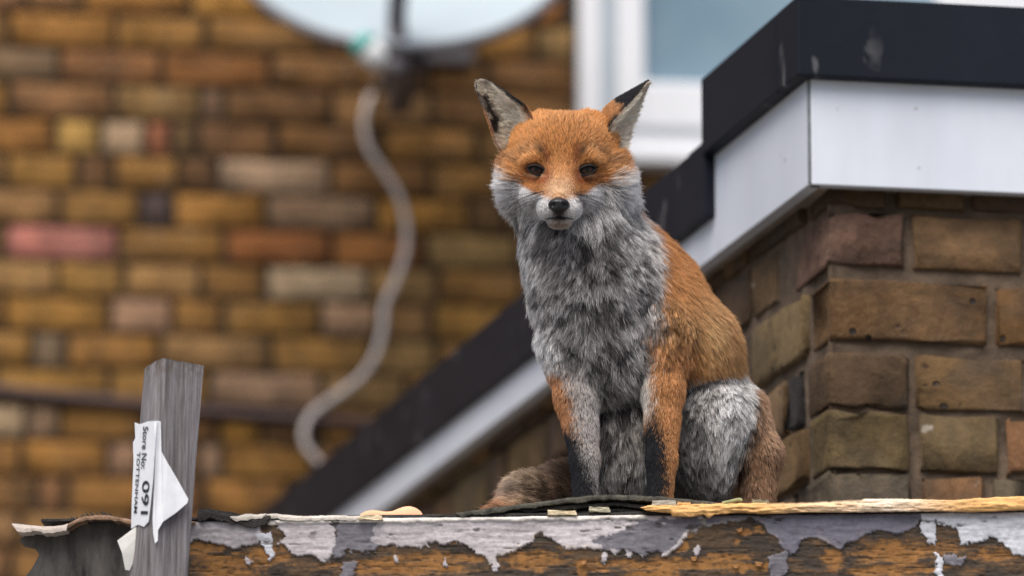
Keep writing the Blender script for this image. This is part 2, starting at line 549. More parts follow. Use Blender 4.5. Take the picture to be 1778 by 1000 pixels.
under('sill', box_mesh('sill', [box_pts(hpt(WIN_L - 0.03, WIN_B - 0.022, 0.001), HD * (WIN_R - WIN_L + 0.06), HN * 0.075, Z * 0.03)], 0.006), M['upvc'], win)

# ------------------------------------------------------------------ satellite dish and cables on that wall
dish = thing('satellite_dish', 'pale satellite dish with a dark feed arm fixed on the house wall', 'satellite dish', tuple(P(697, 60, 11.5)))
DC = P(697, -92, 11.35)
dn = Vector((0.04, -math.cos(math.radians(42)), math.sin(math.radians(42)))).normalized()    # boresight
dx = Vector((1, 0, 0)); dx = (dx - dn * dx.dot(dn)).normalized(); dy = dn.cross(dx)
R = 0.335
vs, fs = [], []
NR, NA = 10, 56
for side in (0, 1):
    for i in range(NR + 1):
        r = R * i / NR
        for j in range(NA):
            a = 2 * math.pi * j / NA
            vs.append(DC + dx * (r * math.cos(a)) + dy * (r * 1.06 * math.sin(a)) + dn * (0.055 * (r / R) ** 2 - 0.055 - side * 0.004))
for side in (0, 1):
    o_ = side * (NR + 1) * NA
    for i in range(NR):
        for j in range(NA):
            q = (o_ + i * NA + j, o_ + i * NA + (j + 1) % NA, o_ + (i + 1) * NA + (j + 1) % NA, o_ + (i + 1) * NA + j)
            fs.append(q if side == 0 else q[::-1])
new_obj('reflector', mesh_from('reflector', vs, fs, True), M['dish'], dish)
rim = [DC + dx * (R * 1.005 * math.cos(a)) + dy * (R * 1.065 * math.sin(a)) - dn * 0.006 for a in np.linspace(0, 2 * math.pi, 57)]
new_obj('rim', tube_mesh('rim', rim, 0.011, 8, False), M['dish_rim'], dish)
low = DC - dy * (R * 1.0) - dn * 0.02
armp = [P(690, 122, 11.42), P(684, 112, 11.1), low - dn * 0.01 + Vector((0, -0.01, -0.03)), P(689, 30, 11.12), P(694, -30, 11.0), P(698, -95, 10.95)]
new_obj('feed_arm', tube_mesh('feed_arm', spline(armp, 6), 0.019, 10), M['metal'], dish)
lnb = tube_mesh('feed_horn', [P(698, -88, 10.97), P(698, -110, 11.0), P(698, -125, 11.03), P(698, -150, 11.06)], [0.02, 0.034, 0.034, 0.022], 14)
new_obj('feed_horn', lnb, M['plastic_white'], dish)
brk = [box_pts(P(700, 118, 11.4), HD * 0.05, HN * -0.4, Z * 0.09), box_pts(hpt(hs(690, 90), hz(690, 110), 0.004), HD * 0.16, HN * 0.012, Z * 0.18)]
new_obj('wall_bracket', box_mesh('wall_bracket', brk, 0.003), M['metal'], dish)
cl = tube_mesh('connector', [P(628, 76, 11.0), P(636, 84, 11.0), P(653, 101, 11.0), P(666, 110, 11.02)], [0.018, 0.027, 0.026, 0.013], 14)
cn = new_obj('connector', cl, M['plastic_white'], dish)
under('collar', tube_mesh('collar', [P(619, 68, 11.0), P(636, 84, 11.0)], [0.021, 0.0285], 14), M['plastic_teal'], cn).matrix_parent_inverse = Matrix.Identity(4)

cpx = [(672, 96), (655, 140), (637, 185), (632, 225), (642, 262), (668, 300), (692, 340), (705, 390), (703, 440), (686, 490),
       (668, 530), (664, 575), (650, 620), (622, 658), (580, 690), (545, 715), (528, 745), (532, 775), (552, 800), (590, 850)]
cab = [P(cpx[0][0], cpx[0][1], 11.33)] + [hit(u, v, HP + HN * 0.02, HN) for u, v in cpx[1:]]
o = new_obj('hanging_cable', tube_mesh('hanging_cable', spline(cab, 6), 0.0068, 8), M['cable'])
tag(o, 'dirty white cable hanging in loose curves down from the satellite dish', 'cable')
bpx = [(-90, 668), (0, 677), (120, 690), (240, 700), (380, 716), (520, 726), (640, 735), (760, 745)]
o = new_obj('wall_pipe', tube_mesh('wall_pipe', spline([hit(u, v, HP + HN * 0.012, HN) for u, v in bpx], 5), 0.0115, 8), M['cable_brown'])
tag(o, 'thin dark brown pipe sloping across the brick house wall', 'pipe')

# ------------------------------------------------------------------ flat-roofed extension with black and white fascia
XS = Vector((-0.247, 1, 0)).normalized()        # along its side, away from the camera
XF = Vector((1, 0.19, 0)).normalized()          # along its front, to the right
CW = P(1405, 320, 6.87)                         # lower outer corner of the white fascia
XN_S = Vector((-1, -0.247, 0)).normalized()     # out of the side
XN_F = Vector((0.19, -1, 0)).normalized()       # out of the front
ext = thing('house_extension', 'brown brick extension with black trim over white fascia boards at its roof edge', 'extension', (CW.x, CW.y, 0))
def side_len(p):                                 # distance along XS to the house wall
    return (HP - p).dot(HN) / XS.dot(HN)
LS = side_len(CW) - 0.03
LF = 1.35
HWHITE, HBLACK = 0.130, 0.0995
# soffit / fascia / trim
new_obj('fascia_board', box_mesh('fascia_board', [box_pts(CW + XF * 0.0035 + XS * 0.0, XF * LF, XS * 0.018, Z * (HWHITE + 0.05))], 0.0015), M['fascia'], ext)

M['soffit'] = mat_plain('weathered_soffit', lin((142, 130, 118)), 0.8, 0.3, 12, 0.3, 70)
new_obj('soffit', box_mesh('soffit', [box_pts(CW + XF * 0.019 + XS * 0.019 + Z * 0.003, XF * (LF - 0.02), XS * 0.07, Z * 0.012),
                                       box_pts(CW + XF * 0.019 + XS * 0.09 + Z * 0.003, XF * 0.07, XS * (LS - 0.1), Z * 0.012)]), M['soffit'], ext)
M['gap'] = mat_plain('grey_joint_strip', (0.16, 0.18, 0.19), 0.6, 0.4, 30)
new_obj('corner_strip', box_mesh('corner_strip', [box_pts(CW + XF * 0.0002 + XS * 0.0012 + Z * 0.002, XF * 0.004, XS * 0.008, Z * HWHITE)]), M['gap'], ext)
pb = 0.018
TB = CW - XF * pb - XS * pb + Z * HWHITE        # lower outer corner of the black trim
def u_of(p):
    r = p - CAM
    return 889 + FPX * r.dot(RGT) / r.dot(FWD)
ln = 0.1
while u_of(TB + XS * ln) > 1218: ln += 0.002
new_obj('fascia_board', box_mesh('fascia_board', [box_pts(CW + XS * 0.005, XF * 0.018, XS * (ln - 0.005), Z * (HWHITE + 0.05)), box_pts(CW + XS * ln, XF * 0.018, XS * (LS - ln), Z * (HWHITE - 0.03))], 0.0015), M['fascia'], ext)
def trim_prism(name, base, along, inward, L, H, T, lip=0.0):
    """black capping: flat face with a small rolled drip lip at its foot"""
    return box_mesh(name, [box_pts(base, along * L, inward * T, Z * H)], 0.0025)
LJ = 0.1
while u_of(TB + XF * LJ) < 1640: LJ += 0.002
new_obj('roof_trim', trim_prism('roof_trim', TB, XF, XS, LF + pb, HBLACK, 0.09), M['trim'], ext)
new_obj('roof_trim', trim_prism('roof_trim', TB + XS * 0.0905, XS, XF, ln - 0.0905, HBLACK, 0.2), M['trim'], ext)
new_obj('roof_trim', trim_prism('roof_trim', TB + XS * (ln + 0.001) + XF * 0.004 - Z * 0.080, XS, XF, 0.075, HBLACK + 0.0, 0.2), M['trim'], ext)
new_obj('roof_trim', trim_prism('roof_trim', TB + XS * (ln + 0.077) + XF * 0.006 - Z * 0.080, XS, XF, LS - ln - 0.08, HBLACK + 0.0, 0.2), M['trim'], ext)
new_obj('roof_deck', box_mesh('roof_deck', [box_pts(CW + XF * 0.3 + XS * 0.1 + Z * 0.02, XF * (LF - 0.3), XS * (LS - 0.1), Z * (HWHITE + HBLACK - 0.04)),]), M['trim'], ext)

# walls
OV = 0.033
BCN = CW + XF * OV + XS * OV                     # brick corner line
BCN = Vector((BCN.x, BCN.y, 0))
core = [box_pts(BCN + XF * 0.016 + XS * 0.016, XF * (LF - 0.05), XS * (LS - 0.06), Z * (CW.z + 0.1))]
new_obj('wall', box_mesh('wall', core), M['mortar_near'], ext)
def mortar_bed(along, out, L, z0, z1):
    """uneven pointing between the bricks, here flush, there raked out"""
    na, nz_ = int(L / 0.006), int((z1 - z0) / 0.006)
    A, B = np.meshgrid(np.linspace(0, L, na + 1), np.linspace(z0, z1, nz_ + 1), indexing='ij')
    q = np.stack([A.ravel() * 1000, B.ravel() * 1000, np.full(A.size, along.x * 300.0)], 1)
    d = -0.0060 + 0.0085 * (fbm(q, 70, 201, 3) - .5) + 0.0055 * (fbm(q, 16, 207, 3) - .5)
    vs = [BCN + along * float(a) + out * float(e) + Z * float(b) for a, b, e in zip(A.ravel(), B.ravel(), d)]
    ix = np.arange(A.size).reshape(A.shape)
    qs = np.stack([ix[:-1, :-1], ix[1:, :-1], ix[1:, 1:], ix[:-1, 1:]], -1).reshape(-1, 4).tolist()
    new_obj('mortar', mesh_from('mortar', vs, qs, True), M['mortar_near'], ext)
mortar_bed(XF, XN_F, 0.62, CW.z - 0.62, CW.z + 0.01)
mortar_bed(XS, XN_S, 0.9, CW.z - 0.62, CW.z + 0.01)
NEAR = brick_set('near', M['brick_near'], 0.0030)
FRZ = math.atan2(XF.y, XF.x)
SRZ = math.atan2(-XS.y, -XS.x)                   # side bricks: local -Y must look along XN_S
NC = {'pg': (150, 122, 112), 'tn': (168, 134, 92), 'br': (124, 98, 66), 'dk': (84, 66, 54), 'ol': (124, 108, 74), 'oc': (150, 116, 68),
      'gy': (112, 106, 96), 'or': (150, 110, 74), 'bk': (46, 47, 54), 'ta': (150, 130, 96)}
def fs_(u, v): return (hit(u, v, BCN, XN_F) - BCN).dot(XF)
def fz_(v): return hit(1443, v, BCN, XN_F).z
NROWS = [
 (284, 354, 0.105, [(0, 'dk'), (1560, 'br'), (1690, 'dk')]),
 (368, 459, 0.215, [(0, 'pg'), (1588, 'tn'), (1790, 'br')]),
 (483, 586, 0.098, [(0, 'br'), (1731, 'oc'), (1860, 'ol')]),
 (613, 703, 0.110, [(0, 'dk'), (1596, 'br'), (1800, 'ol')]),
 (715, 810, 0.098, [(0, 'ol'), (1600, 'ol'), (1750, 'or')]),
 (820, 905, 0.150, [(0, 'gy'), (1603, 'or'), (1725, 'gy'), (1800, 'br')]),
 (918, 1003, 0.105, [(0, 'br'), (1585, 'ol'), (1740, 'br')]),
]
r2 = random.Random(11)
side_cols = [['dk', 'br'], ['br', 'dk', 'tn', 'br', 'dk'], ['ta', 'dk', 'br', 'oc'], ['bk', 'ta', 'br', 'dk', 'oc'], ['br', 'ol', 'dk'], ['gy', 'br', 'dk'], ['br', 'dk']]
nb2 = 0
for ri, (v0, v1, q, fr) in enumerate(NROWS):
    z0, z1 = fz_(v1), fz_(v0)
    zc, H = (z0 + z1) / 2, (z1 - z0)
    sc_ = H / BRICK_H
    starts = [0.0] + [fs_(u, (v0 + v1) / 2) for u, _ in fr[1:]]
    ends = starts[1:] + [LF - 0.05]
    for i, ((_, c), a, b) in enumerate(zip(fr, starts, ends)):
        x = a
        while x < b - 0.05:
            L = min(b - x, 0.235) if x > a or b - a > 0.3 else b - x
            Lb = L - (0.014 if True else 0)
            ctr = BCN + XF * (x + Lb / 2 + (0 if x == 0 else 0.0)) + XN_F * r2.uniform(-0.001, 0.002) + Z * zc
            if x == 0:                            # quoin: one brick that turns the corner
                me = brick_mesh('brick', Lb, H, q - 0.012, 900 + ri, 0.003); me.materials.append(M['brick_near'])
                o = new_obj('brick', me); o.location = ctr; o.rotation_euler = (0, 0, FRZ); adopt(o, ext); o.color = (*jit(near_col(c)), 1)
            else:
                put_brick(NEAR, ext, ctr, FRZ + r2.uniform(-0.006, 0.006), Lb, jit(near_col(c)), r2.randint(0, 99), hs=sc_)
            nb2 += 1
            x += L
            if x > 0.9: break
    x = q; k = 0
    while x < LS - 0.15:
        L = 0.235 if (k % 2 == (0 if q < 0.12 else 1)) else 0.118
        if ri == 3 and k == 0: L = 0.07
        c = side_cols[ri][k] if k < len(side_cols[ri]) else r2.choice(['br', 'dk', 'oc', 'ol', 'br', 'dk'])
        ctr = BCN + XS * (x + L / 2) + XN_S * r2.uniform(-0.001, 0.003) + Z * zc
        if not (v1 < 500 and x > 2.4):
            put_brick(NEAR, ext, ctr, SRZ + r2.uniform(-0.006, 0.006), L - 0.014, jit(near_col(c)), r2.randint(0, 99), hs=sc_); nb2 += 1
        x += L; k += 1
print('extension bricks', nb2)
rest = []
zz = fz_(1003) - 0.085
while zz > 0.05:
    x = r2.choice([0.02, 0.1])
    while x < LS - 0.3:
        rest.append(box_pts(BCN + XS * x + XN_S * 0.0, XS * 0.21, -XN_S * 0.05, Z * 0.064)); rest[-1] = [p + Z * zz for p in rest[-1]]; x += 0.225
    x = r2.choice([0.06, 0.15])
    while x < LF - 0.3:
        rest.append([p + Z * zz for p in box_pts(BCN + XF * x, XF * 0.21, -XN_F * 0.05, Z * 0.064)]); x += 0.225
    zz -= 0.078
new_obj('brickwork', box_mesh('brickwork', rest), M['brick_rest'], ext, kind='stuff')

# ================================================================== LOW TIMBER-EDGED ROOF THE FOX SITS ON
SB = Vector((1, -0.07, 0)).normalized()
SN = Vector((-0.07, -1, 0)).normalized()          # out of the fascia, to the camera
SP0 = P(889, 897, 6.30)
FZ = SP0.z                                        # top of the fascia board
DECK = FZ + 0.0045                                # top of the felt
def sh(u, v, out=0.0): return hit(u, v, SP0 + SN * out, SN)
def ssz(u, v):
    p = sh(u, v); return (p - SP0).dot(SB), p.z
def spt(s, z, out=0.0): return Vector((SP0.x, SP0.y, 0)) + SB * s + SN * out + Z * z
def uv_of(p):
    r = p - CAM; d = r.dot(FWD)
    return 889 + FPX * r.dot(RGT) / d, 500 - FPX * r.dot(UPV) / d

sl, sr = ssz(40, 950)[0], ssz(1860, 950)[0]
store = thing('timber_store', 'low flat felted roof edged with a peeling painted timber board, where the fox sits', 'shed', tuple(spt(0.2, 0, -0.2)))

def mat_attr(name, rough=0.75, grain=(1, 1, 1), gscale=40, gamt=0.5, bstr=0.5, dist=0.002, spec=0.3):
    m, nt, bs = mat_new(name)
    a = nd(nt, 'ShaderNodeAttribute', attribute_name='col')
    v = coords(nt, 'Object', grain); n = noise(nt, v, gscale, 6, 0.68, 0.3)
    n2 = noise(nt, coords(nt, 'Object'), 140, 4, 0.65)
    r = ramp(nt, [(0.28, (0.55, 0.53, 0.52)), (0.5, (1, 1, 1)), (0.75, (1.2, 1.18, 1.15))], n.outputs[0])
    c = mixc(nt, gamt, a.outputs['Color'], r.outputs[0], 'MULTIPLY')
    r3 = ramp(nt, [(0.35, (0.7, 0.7, 0.7)), (0.6, (1.08, 1.08, 1.08))], n2.outputs[0])
    c = mixc(nt, 0.6, c, r3.outputs[0], 'MULTIPLY')
    nt.links.new(c, bs.inputs['Base Color'])
    bs.inputs['Roughness'].default_value = rough; bs.inputs['Specular IOR Level'].default_value = spec
    h = mixc(nt, 0.4, n.outputs[0], n2.outputs[0])
    bump(nt, h, bstr, dist, bs)
    return m
M['peeling'] = mat_attr('peeling_painted_timber', 0.7, (0.12, 1, 1), 90, 0.75, 0.55, 0.0025)

def poly_sd(U, V, pts):
    """signed distance (inside positive) of points to a polygon"""
    pts = np.array(pts, float); n = len(pts)
    d = np.full(U.shape, 1e9); ins = np.zeros(U.shape, bool)
    for i in range(n):
        ax, ay = pts[i]; bx, by = pts[(i + 1) % n]
        ex, ey = bx - ax, by - ay
        t = np.clip(((U - ax) * ex + (V - ay) * ey) / (ex * ex + ey * ey + 1e-9), 0, 1)
        d = np.minimum(d, np.hypot(U - ax - t * ex, V - ay - t * ey))
        c = ((ay > V) != (by > V)) & (U < (bx - ax) * (V - ay) / (by - ay + 1e-12) + ax)
        ins ^= c
    return np.where(ins, d, -d)
def sst(x, a, b):
    t = np.clip((x - a) / (b - a + 1e-12), 0, 1); return t * t * (3 - 2 * t)
def set_col(me, col, name='col'):
    at = me.attributes.new(name, 'FLOAT_COLOR', 'POINT')
    c = np.ones((len(me.vertices), 4), np.float32); c[:, :3] = col
    at.data.foreach_set('color', c.ravel())

# --- fascia board with its peeling paint
s_a, s_b = ssz(329, 950)[0], ssz(1850, 950)[0]
cols = np.linspace(s_a, s_b, 860)
dz = np.concatenate([[0.0, 0.0006, 0.0016], np.arange(1, 72) * 0.00125 + 0.0016, [0.095, 0.11, 0.14, 0.19]])
Sg, Dg = np.meshgrid(cols, dz, indexing='ij')
flat = np.stack([Sg.ravel(), np.zeros(Sg.size), Dg.ravel()], 1)
k0 = (SP0 - CAM)
wx = SP0.x + SB.x * flat[:, 0]; wy = SP0.y + SB.y * flat[:, 0]; wz = FZ - flat[:, 2]
dep = wy * FWD.y + (wz - CAM.z) * FWD.z
U = 889 + FPX * wx / dep
V = 500 - FPX * (wy * UPV.y + (wz - CAM.z) * UPV.z) / dep
pp = np.stack([U, V, np.zeros_like(U)], 1)
wu = U + (fbm(pp, 16, 3) - 0.5) * 16 + (fbm(pp, 5, 9) - 0.5) * 5
wv = V + (fbm(pp, 14, 4) - 0.5) * 12 + (fbm(pp, 4, 8) - 0.5) * 5
strk = fbm(pp * np.array([0.16, 1, 1]), 6, 21, 4)          # grain streaks along the board
blot = fbm(pp, 40, 31, 4)
fine = fbm(pp, 7, 41, 3)
dark, brown, ochre = np.array(lin((58, 49, 41))), np.array(lin((84, 66, 48))), np.array(lin((140, 98, 52)))
och = np.zeros_like(U)
for (cu, cv, ru, rv, a) in [(400, 985, 80, 30, .9), (360, 950, 40, 14, .8), (470, 968, 60, 18, .7), (700, 985, 130, 16, 1.0), (760, 970, 90, 14, .9), (920, 972, 60, 22, 1.0),
                            (1010, 990, 12, 20, 1.2), (1150, 980, 160, 12, 1.1), (1260, 966, 70, 10, .9), (1183, 945, 18, 14, 1.2), (1300, 985, 60, 10, .9), (1292, 925, 14, 10, .9),
                            (1280, 940, 8, 8, .8), (1448, 970, 20, 26, 1.2), (1550, 958, 80, 18, 1.1), (1560, 990, 110, 16, .8), (1640, 950, 40, 16, .6), (1720, 965, 46, 12, .9), (1000, 955, 40, 12, .5),
                            (1130, 1000, 60, 14, 1.0), (1315, 920, 10, 8, .8)]:
    och = np.maximum(och, a * np.exp(-(((wu - cu) / ru) ** 2 + ((wv - cv) / rv) ** 2) ** 1.4))
och = sst(och + (strk - 0.5) * 1.3 + (fine - .5) * .5, 0.22, 0.95)
base = dark + (brown - dark) * sst(blot + (strk - .5) * .8, 0.35, 0.65)[:, None]
col = base + (ochre * (0.75 + 0.5 * fine)[:, None] - base) * och[:, None]
gouge = och * 0.9
gr_ = fbm(pp * np.array([0.035, 1, 1]), 4.2, 55, 3)
gline = sst(0.030 - np.abs(gr_ - 0.5), 0, 0.022)
col = col * (1 - 0.55 * gline)[:, None]
lilac, grey, white, cream = np.array(lin((184, 178, 182))), np.array(lin((108, 106, 114))), np.array(lin((200, 203, 212))), np.array(lin((200, 184, 160)))
paint = np.zeros_like(U)
def coat(pts, c, edge=1.2, wear=0.0, rim=None):
    global col, paint
    sd = poly_sd(wu, wv, pts) - wear * (fbm(pp * np.array([0.5, 1, 1]), 9, int(pts[0][0]) % 97, 4) - 0.45) * 40
    m = sst(sd, -edge * 0.5, edge * 0.5)
    cc = c * (0.86 + 0.26 * strk)[:, None]
    col = col + (cc - col) * m[:, None]
    if rim is not None:
        rm = np.exp(-((sd - 2.0) / 2.2) ** 2)
        col = col + (rim - col) * (rm * 0.32 * sst(blot, .4, .6))[:, None]
    paint = np.maximum(paint, m)
coat([(320, 890), (455, 890), (456, 926), (448, 944), (425, 948), (402, 951), (385, 945), (365, 941), (345, 940), (320, 950)], lilac * 0.84, 1.5, 0.35)
coat([(447, 929), (470, 922), (474, 948), (480, 964), (470, 974), (460, 956)], white, 1.2)
coat([(478, 890), (592, 890), (578, 925), (584, 940), (577, 962), (568, 977), (545, 966), (525, 964), (508, 960), (499, 947), (484, 943), (488, 936), (503, 932), (495, 925), (478, 920)], lilac, 1.2, 0.18)
coat([(574, 890), (760, 890), (752, 938), (700, 946), (660, 951), (630, 962), (606, 956), (582, 966), (576, 950), (584, 930)], grey, 2.0, 0.5)
coat([(655, 890), (830, 890), (830, 930), (790, 940), (745, 944), (700, 950), (660, 948), (640, 935)], lilac * 0.88, 2.0, 0.55)
coat([(735, 885), (1240, 885), (1222, 912), (1212, 926), (1200, 920), (1186, 940), (1166, 958), (1150, 966), (1148, 948), (1120, 945), (1113, 968), (1100, 956), (1086, 938), (1070, 966), (1058, 954),
      (1030, 956), (1022, 947), (1000, 953), (976, 951), (960, 935), (938, 924), (918, 940), (890, 956), (864, 968), (857, 988), (846, 975), (830, 958), (800, 944), (760, 942)], lilac * 1.02, 1.2, 0.15, cream)
coat([(1020, 935), (1060, 925), (1120, 905), (1240, 890), (1240, 905), (1190, 925), (1165, 955), (1115, 965), (1070, 952), (1035, 950)], grey * 1.02, 2.5, 0.45)
coat([(1215, 885), (1606, 885), (1600, 896), (1592, 913), (1560, 929), (1526, 920), (1500, 931), (1470, 945), (1458, 953), (1438, 944), (1420, 933), (1396, 934), (1386, 954), (1372, 968), (1362, 952), (1344, 930),
      (1330, 924), (1322, 906), (1300, 900), (1262, 908), (1240, 912), (1220, 915)], grey * np.array([.95, .97, 1.06]), 1.2, 0.12, cream * 0.9)
coat([(1330, 966), (1366, 952), (1370, 984), (1356, 1004), (1340, 998)], grey * 1.05, 1.5, 0.1)
coat([(1597, 880), (1870, 880), (1870, 965), (1760, 962), (1746, 940), (1724, 931), (1704, 941), (1668, 946), (1663, 915), (1632, 911), (1623, 902), (1624, 946), (1612, 940), (1601, 913)], white * 0.94, 1.0, 0.12)
coat([(1636, 961), (1676, 966), (1672, 981), (1641, 981)], grey * 1.25, 1.5, 0.1)
coat([(1622, 958), (1634, 968), (1638, 985), (1640, 1010), (1626, 1010), (1628, 990)], white, 1.0)
coat([(596, 976), (618, 976), (612, 1010), (590, 1010)], grey * 1.1, 1.5, 0.2)
for (cu, cv, rr_) in [(430, 972, 5), (1050, 968, 7), (860, 985, 6), (775, 978, 4), (1210, 955, 6), (690, 972, 4), (1090, 962, 5)]:
    coat([(cu + rr_ * math.cos(a) * 1.1, cv + rr_ * 1.5 * math.sin(a)) for a in np.linspace(0, 6.28, 9)[:-1]], lilac, 1.5, 0.1)
# thick white strip along the top arris
topl = 897 - 0.012 * (U - 889)
ts = np.clip(7.5 + (fbm(pp * np.array([.4, 1, 1]), 10, 77) - .5) * 9, 2, 12)
mstrip = sst(ts - (V - topl), -0.8, 0.8) * sst(U, 452, 470) * (1 - sst(U, 1115, 1128)) * sst(fbm(pp * np.array([.3, .2, 1]), 22, 88) + 0.0005 * (U - 470), 0.34, 0.40)
col = col + (np.array(lin((218, 212, 206))) * (0.85 + .3 * fine)[:, None] - col) * mstrip[:, None]
crack = sst(fbm(pp * np.array([0.22, 1, 1]), 8, 61, 4), 0.66, 0.72) * paint * sst(fbm(pp, 60, 62, 2), 0.45, 0.6)
col = col + (dark * 0.6 - col) * (crack * 0.75)[:, None]
out = -0.0007 * gline * (1 - paint) + 0.0019 * paint + 0.0022 * mstrip - 0.0012 * gouge * (1 - paint) * (0.4 + strk) - 0.0008 * crack + 0.0012 * (fine - .5) + 0.0016 * (strk - 0.5)
out -= 0.0030 * (1 - sst(flat[:, 2], 0, 0.0022)) * (1 - 0.7 * mstrip)
X = wx + SN.x * out; Y = wy + SN.y * out
topw = 0.0012 * (fbm(np.stack([U, U * 0, U * 0], 1), 30, 5) - .5) * (1 - sst(flat[:, 2], 0, 0.004))
Zw = wz + topw
verts = np.stack([X, Y, Zw], 1)
nr = len(dz)
nC = len(cols)
idx = np.arange(nC * nr).reshape(nC, nr)
quads = np.stack([idx[:-1, :-1], idx[:-1, 1:], idx[1:, 1:], idx[1:, :-1]], -1).reshape(-1, 4)
back = verts.reshape(nC, nr, 3)[:, [0, -1]].copy(); back[..., 0] -= SN.x * 0.024; back[..., 1] -= SN.y * 0.024
bidx = nC * nr + np.arange(nC * 2).reshape(nC, 2)
allv = np.concatenate([verts, back.reshape(-1, 3)])
q2 = np.stack([idx[:-1, 0], idx[1:, 0], bidx[1:, 0], bidx[:-1, 0]], -1)
q3 = np.stack([bidx[:-1, 0], bidx[1:, 0], bidx[1:, 1], bidx[:-1, 1]], -1)
fc = [tuple(x) for x in np.concatenate([quads, q2, q3]).tolist()]
fc.append(tuple([int(i) for i in idx[0, ::-1]] + [int(bidx[0, 0]), int(bidx[0, 1])])); fc.append(tuple([int(i) for i in idx[-1]] + [int(bidx[-1, 1]), int(bidx[-1, 0])]))
fme = mesh_from('fascia_board', allv.tolist(), fc, True)
set_col(fme, np.concatenate([col, np.tile(dark, (nC * 2, 1))]))
new_obj('fascia_board', fme, M['peeling'], store)

# curls of wood standing off the board
rf = random.Random(21)
def flake(name, u, v, w, h, curl_, colr):
    vs = []
    ang = rf.uniform(-0.5, 0.5)
    for j in range(5):
        t = j / 4
        ww = w * (1 - 0.45 * t) * rf.uniform(0.85, 1.1)
        for k in (-1, 0, 1):
            du, dv = k * ww / 2, h * t * (1 - 0.25 * t)
            vs.append(sh(u + du * math.cos(ang) - dv * math.sin(ang), v + du * math.sin(ang) + dv * math.cos(ang), 0.0022 + curl_ * t ** 1.6))
    fs = [(j * 3 + k, j * 3 + k + 1, j * 3 + k + 4, j * 3 + k + 3) for j in range(4) for k in range(2)]
    o_ = new_obj(name, mesh_from(name, vs, fs, True), FLM[colr], store)
    md = o_.modifiers.new('thickness', 'SOLIDIFY'); md.thickness = 0.0005
FLM = {'o': mat_plain('ochre_wood_curl', tuple(lin((132, 92, 50))), 0.8, 0.25, 60)}
for (u, v) in [(1205, 966), (1278, 980), (1318, 975), (1283, 917), (1012, 974)]:
    flake('wood_curl', u, v, rf.uniform(11, 16), rf.uniform(8, 11), rf.uniform(0.0015, 0.003), 'o')

# --- deck, felt, walls
M['felt'] = mat_plain('bitumen_felt', (0.030, 0.027, 0.025), 0.85, 0.5, 30, 1.0, 220)
M['felt_edge'] = mat_plain('mossy_felt_edge', (0.075, 0.070, 0.055), 0.9, 0.7, 60, 1.0, 260)
M['old_wood'] = mat_plain('old_dark_timber', (0.060, 0.055, 0.050), 0.85, 1.4, 30, 1.0, 80, stretch=(1, 1, 0.35))
new_obj('wall', box_mesh('wall', [box_pts(spt(sl + 0.04, 0, -0.40), SB * (sr - sl - 0.06), SN * 0.36, Z * (FZ - 0.03))]), M['concrete'], store)
nS = 160
ss = np.linspace(sl + 0.02, sr, nS)
vs, fs = [], []
for i, s in enumerate(ss):
    n1 = 0.0010 * math.sin(s * 60) + 0.0012 * math.sin(s * 143 + 1)
    for (o_, z_) in ((-0.004 + n1, FZ + 0.0004), (0.0022 + n1, FZ + 0.0012), (0.0015 + n1, DECK - 0.0006), (-0.004, DECK), (-0.42, DECK), (-0.42, FZ + 0.0004)):
        vs.append(spt(s, z_, o_))
    if i:
        a = (i - 1) * 6
        for k in range(6):
            fs.append((a + k, a + (k + 1) % 6, a + 6 + (k + 1) % 6, a + 6 + k))
fs += [tuple(range(6))[::-1], tuple(range((nS - 1) * 6, nS * 6))]
new_obj('roof_felt', mesh_from('roof_felt', vs, fs, False), M['felt'], store)

def ribbon(name, top, thick, out0, depth, mat, parent, seed=0, rag=0.6, n=10, label=None):
    """a strip lying along the roof edge: its front top edge follows photo points; real depth and thickness"""
    pts = spline([Vector((u, v, 0)) for u, v in top], n)
    vs, fs = [], []
    m_ = len(pts)
    r = random.Random(seed)
    q3_ = np.stack([np.array([p.x for p in pts]), np.full(len(pts), seed * 31.0), np.zeros(len(pts))], 1)
    nA, nB = fbm(q3_, 13, 5, 3), fbm(q3_ + 50, 16, 6, 4)
    th = [thick * (0.6 + 0.8 * x) for x in nA]
    for i, p in enumerate(pts):
        e = min(1.0, min(i, m_ - 1 - i) / 4.0 + 0.25)
        dv = (nB[i] - .5) * 4.5 * rag + r.uniform(-.15, .15)
        a = sh(p.x, p.y + dv, out0 + (nA[i] - .5) * 0.003)
        t = th[i] * e
        b = a - Z * t + SN * 0.0006
        vs += [a, a + SN * 0.0009 - Z * t * 0.5, b, b - SN * depth, a - SN * depth + Z * 0.0005]
    for i in range(m_ - 1):
        for k in range(5):
            q = i * 5
            fs.append((q + k, q + (k + 1) % 5, q + 5 + (k + 1) % 5, q + 5 + k))
    fs += [tuple(range(5))[::-1], tuple(range((m_ - 1) * 5, m_ * 5))]
    me = mesh_from(name, vs, fs, False)
    bm = bmesh.new(); bm.from_mesh(me); bmesh.ops.recalc_face_normals(bm, faces=bm.faces); bm.to_mesh(me); bm.free()
    o = new_obj(name, me, mat, parent)
    if label: o['label'] = label
    return o
ribbon('lifted_felt', [(792, 889), (830, 884), (870, 879), (910, 874), (955, 868), (1000, 862.5), (1040, 859), (1080, 858), (1115, 860), (1160, 863), (1210, 868), (1255, 873), (1300, 877)],
       0.0052, 0.004, 0.055, M['felt_edge'], store, 1, 0.7, 12)
ribbon('gap_shade_strip', [(900, 884), (960, 879), (1020, 874), (1070, 872), (1110, 875), (1150, 880)], 0.004, -0.002, 0.05, M['felt'], store, 2, 0.6, 10)  # dark strip added to darken the shaded gap under the lifted felt
ribbon('gap_shade_strip', [(1000, 888), (1040, 884), (1080, 883), (1118, 887)], 0.003, -0.006, 0.05, M['felt'], store, 3, 0.5, 10)  # second added strip, deepening the shade in the same gap
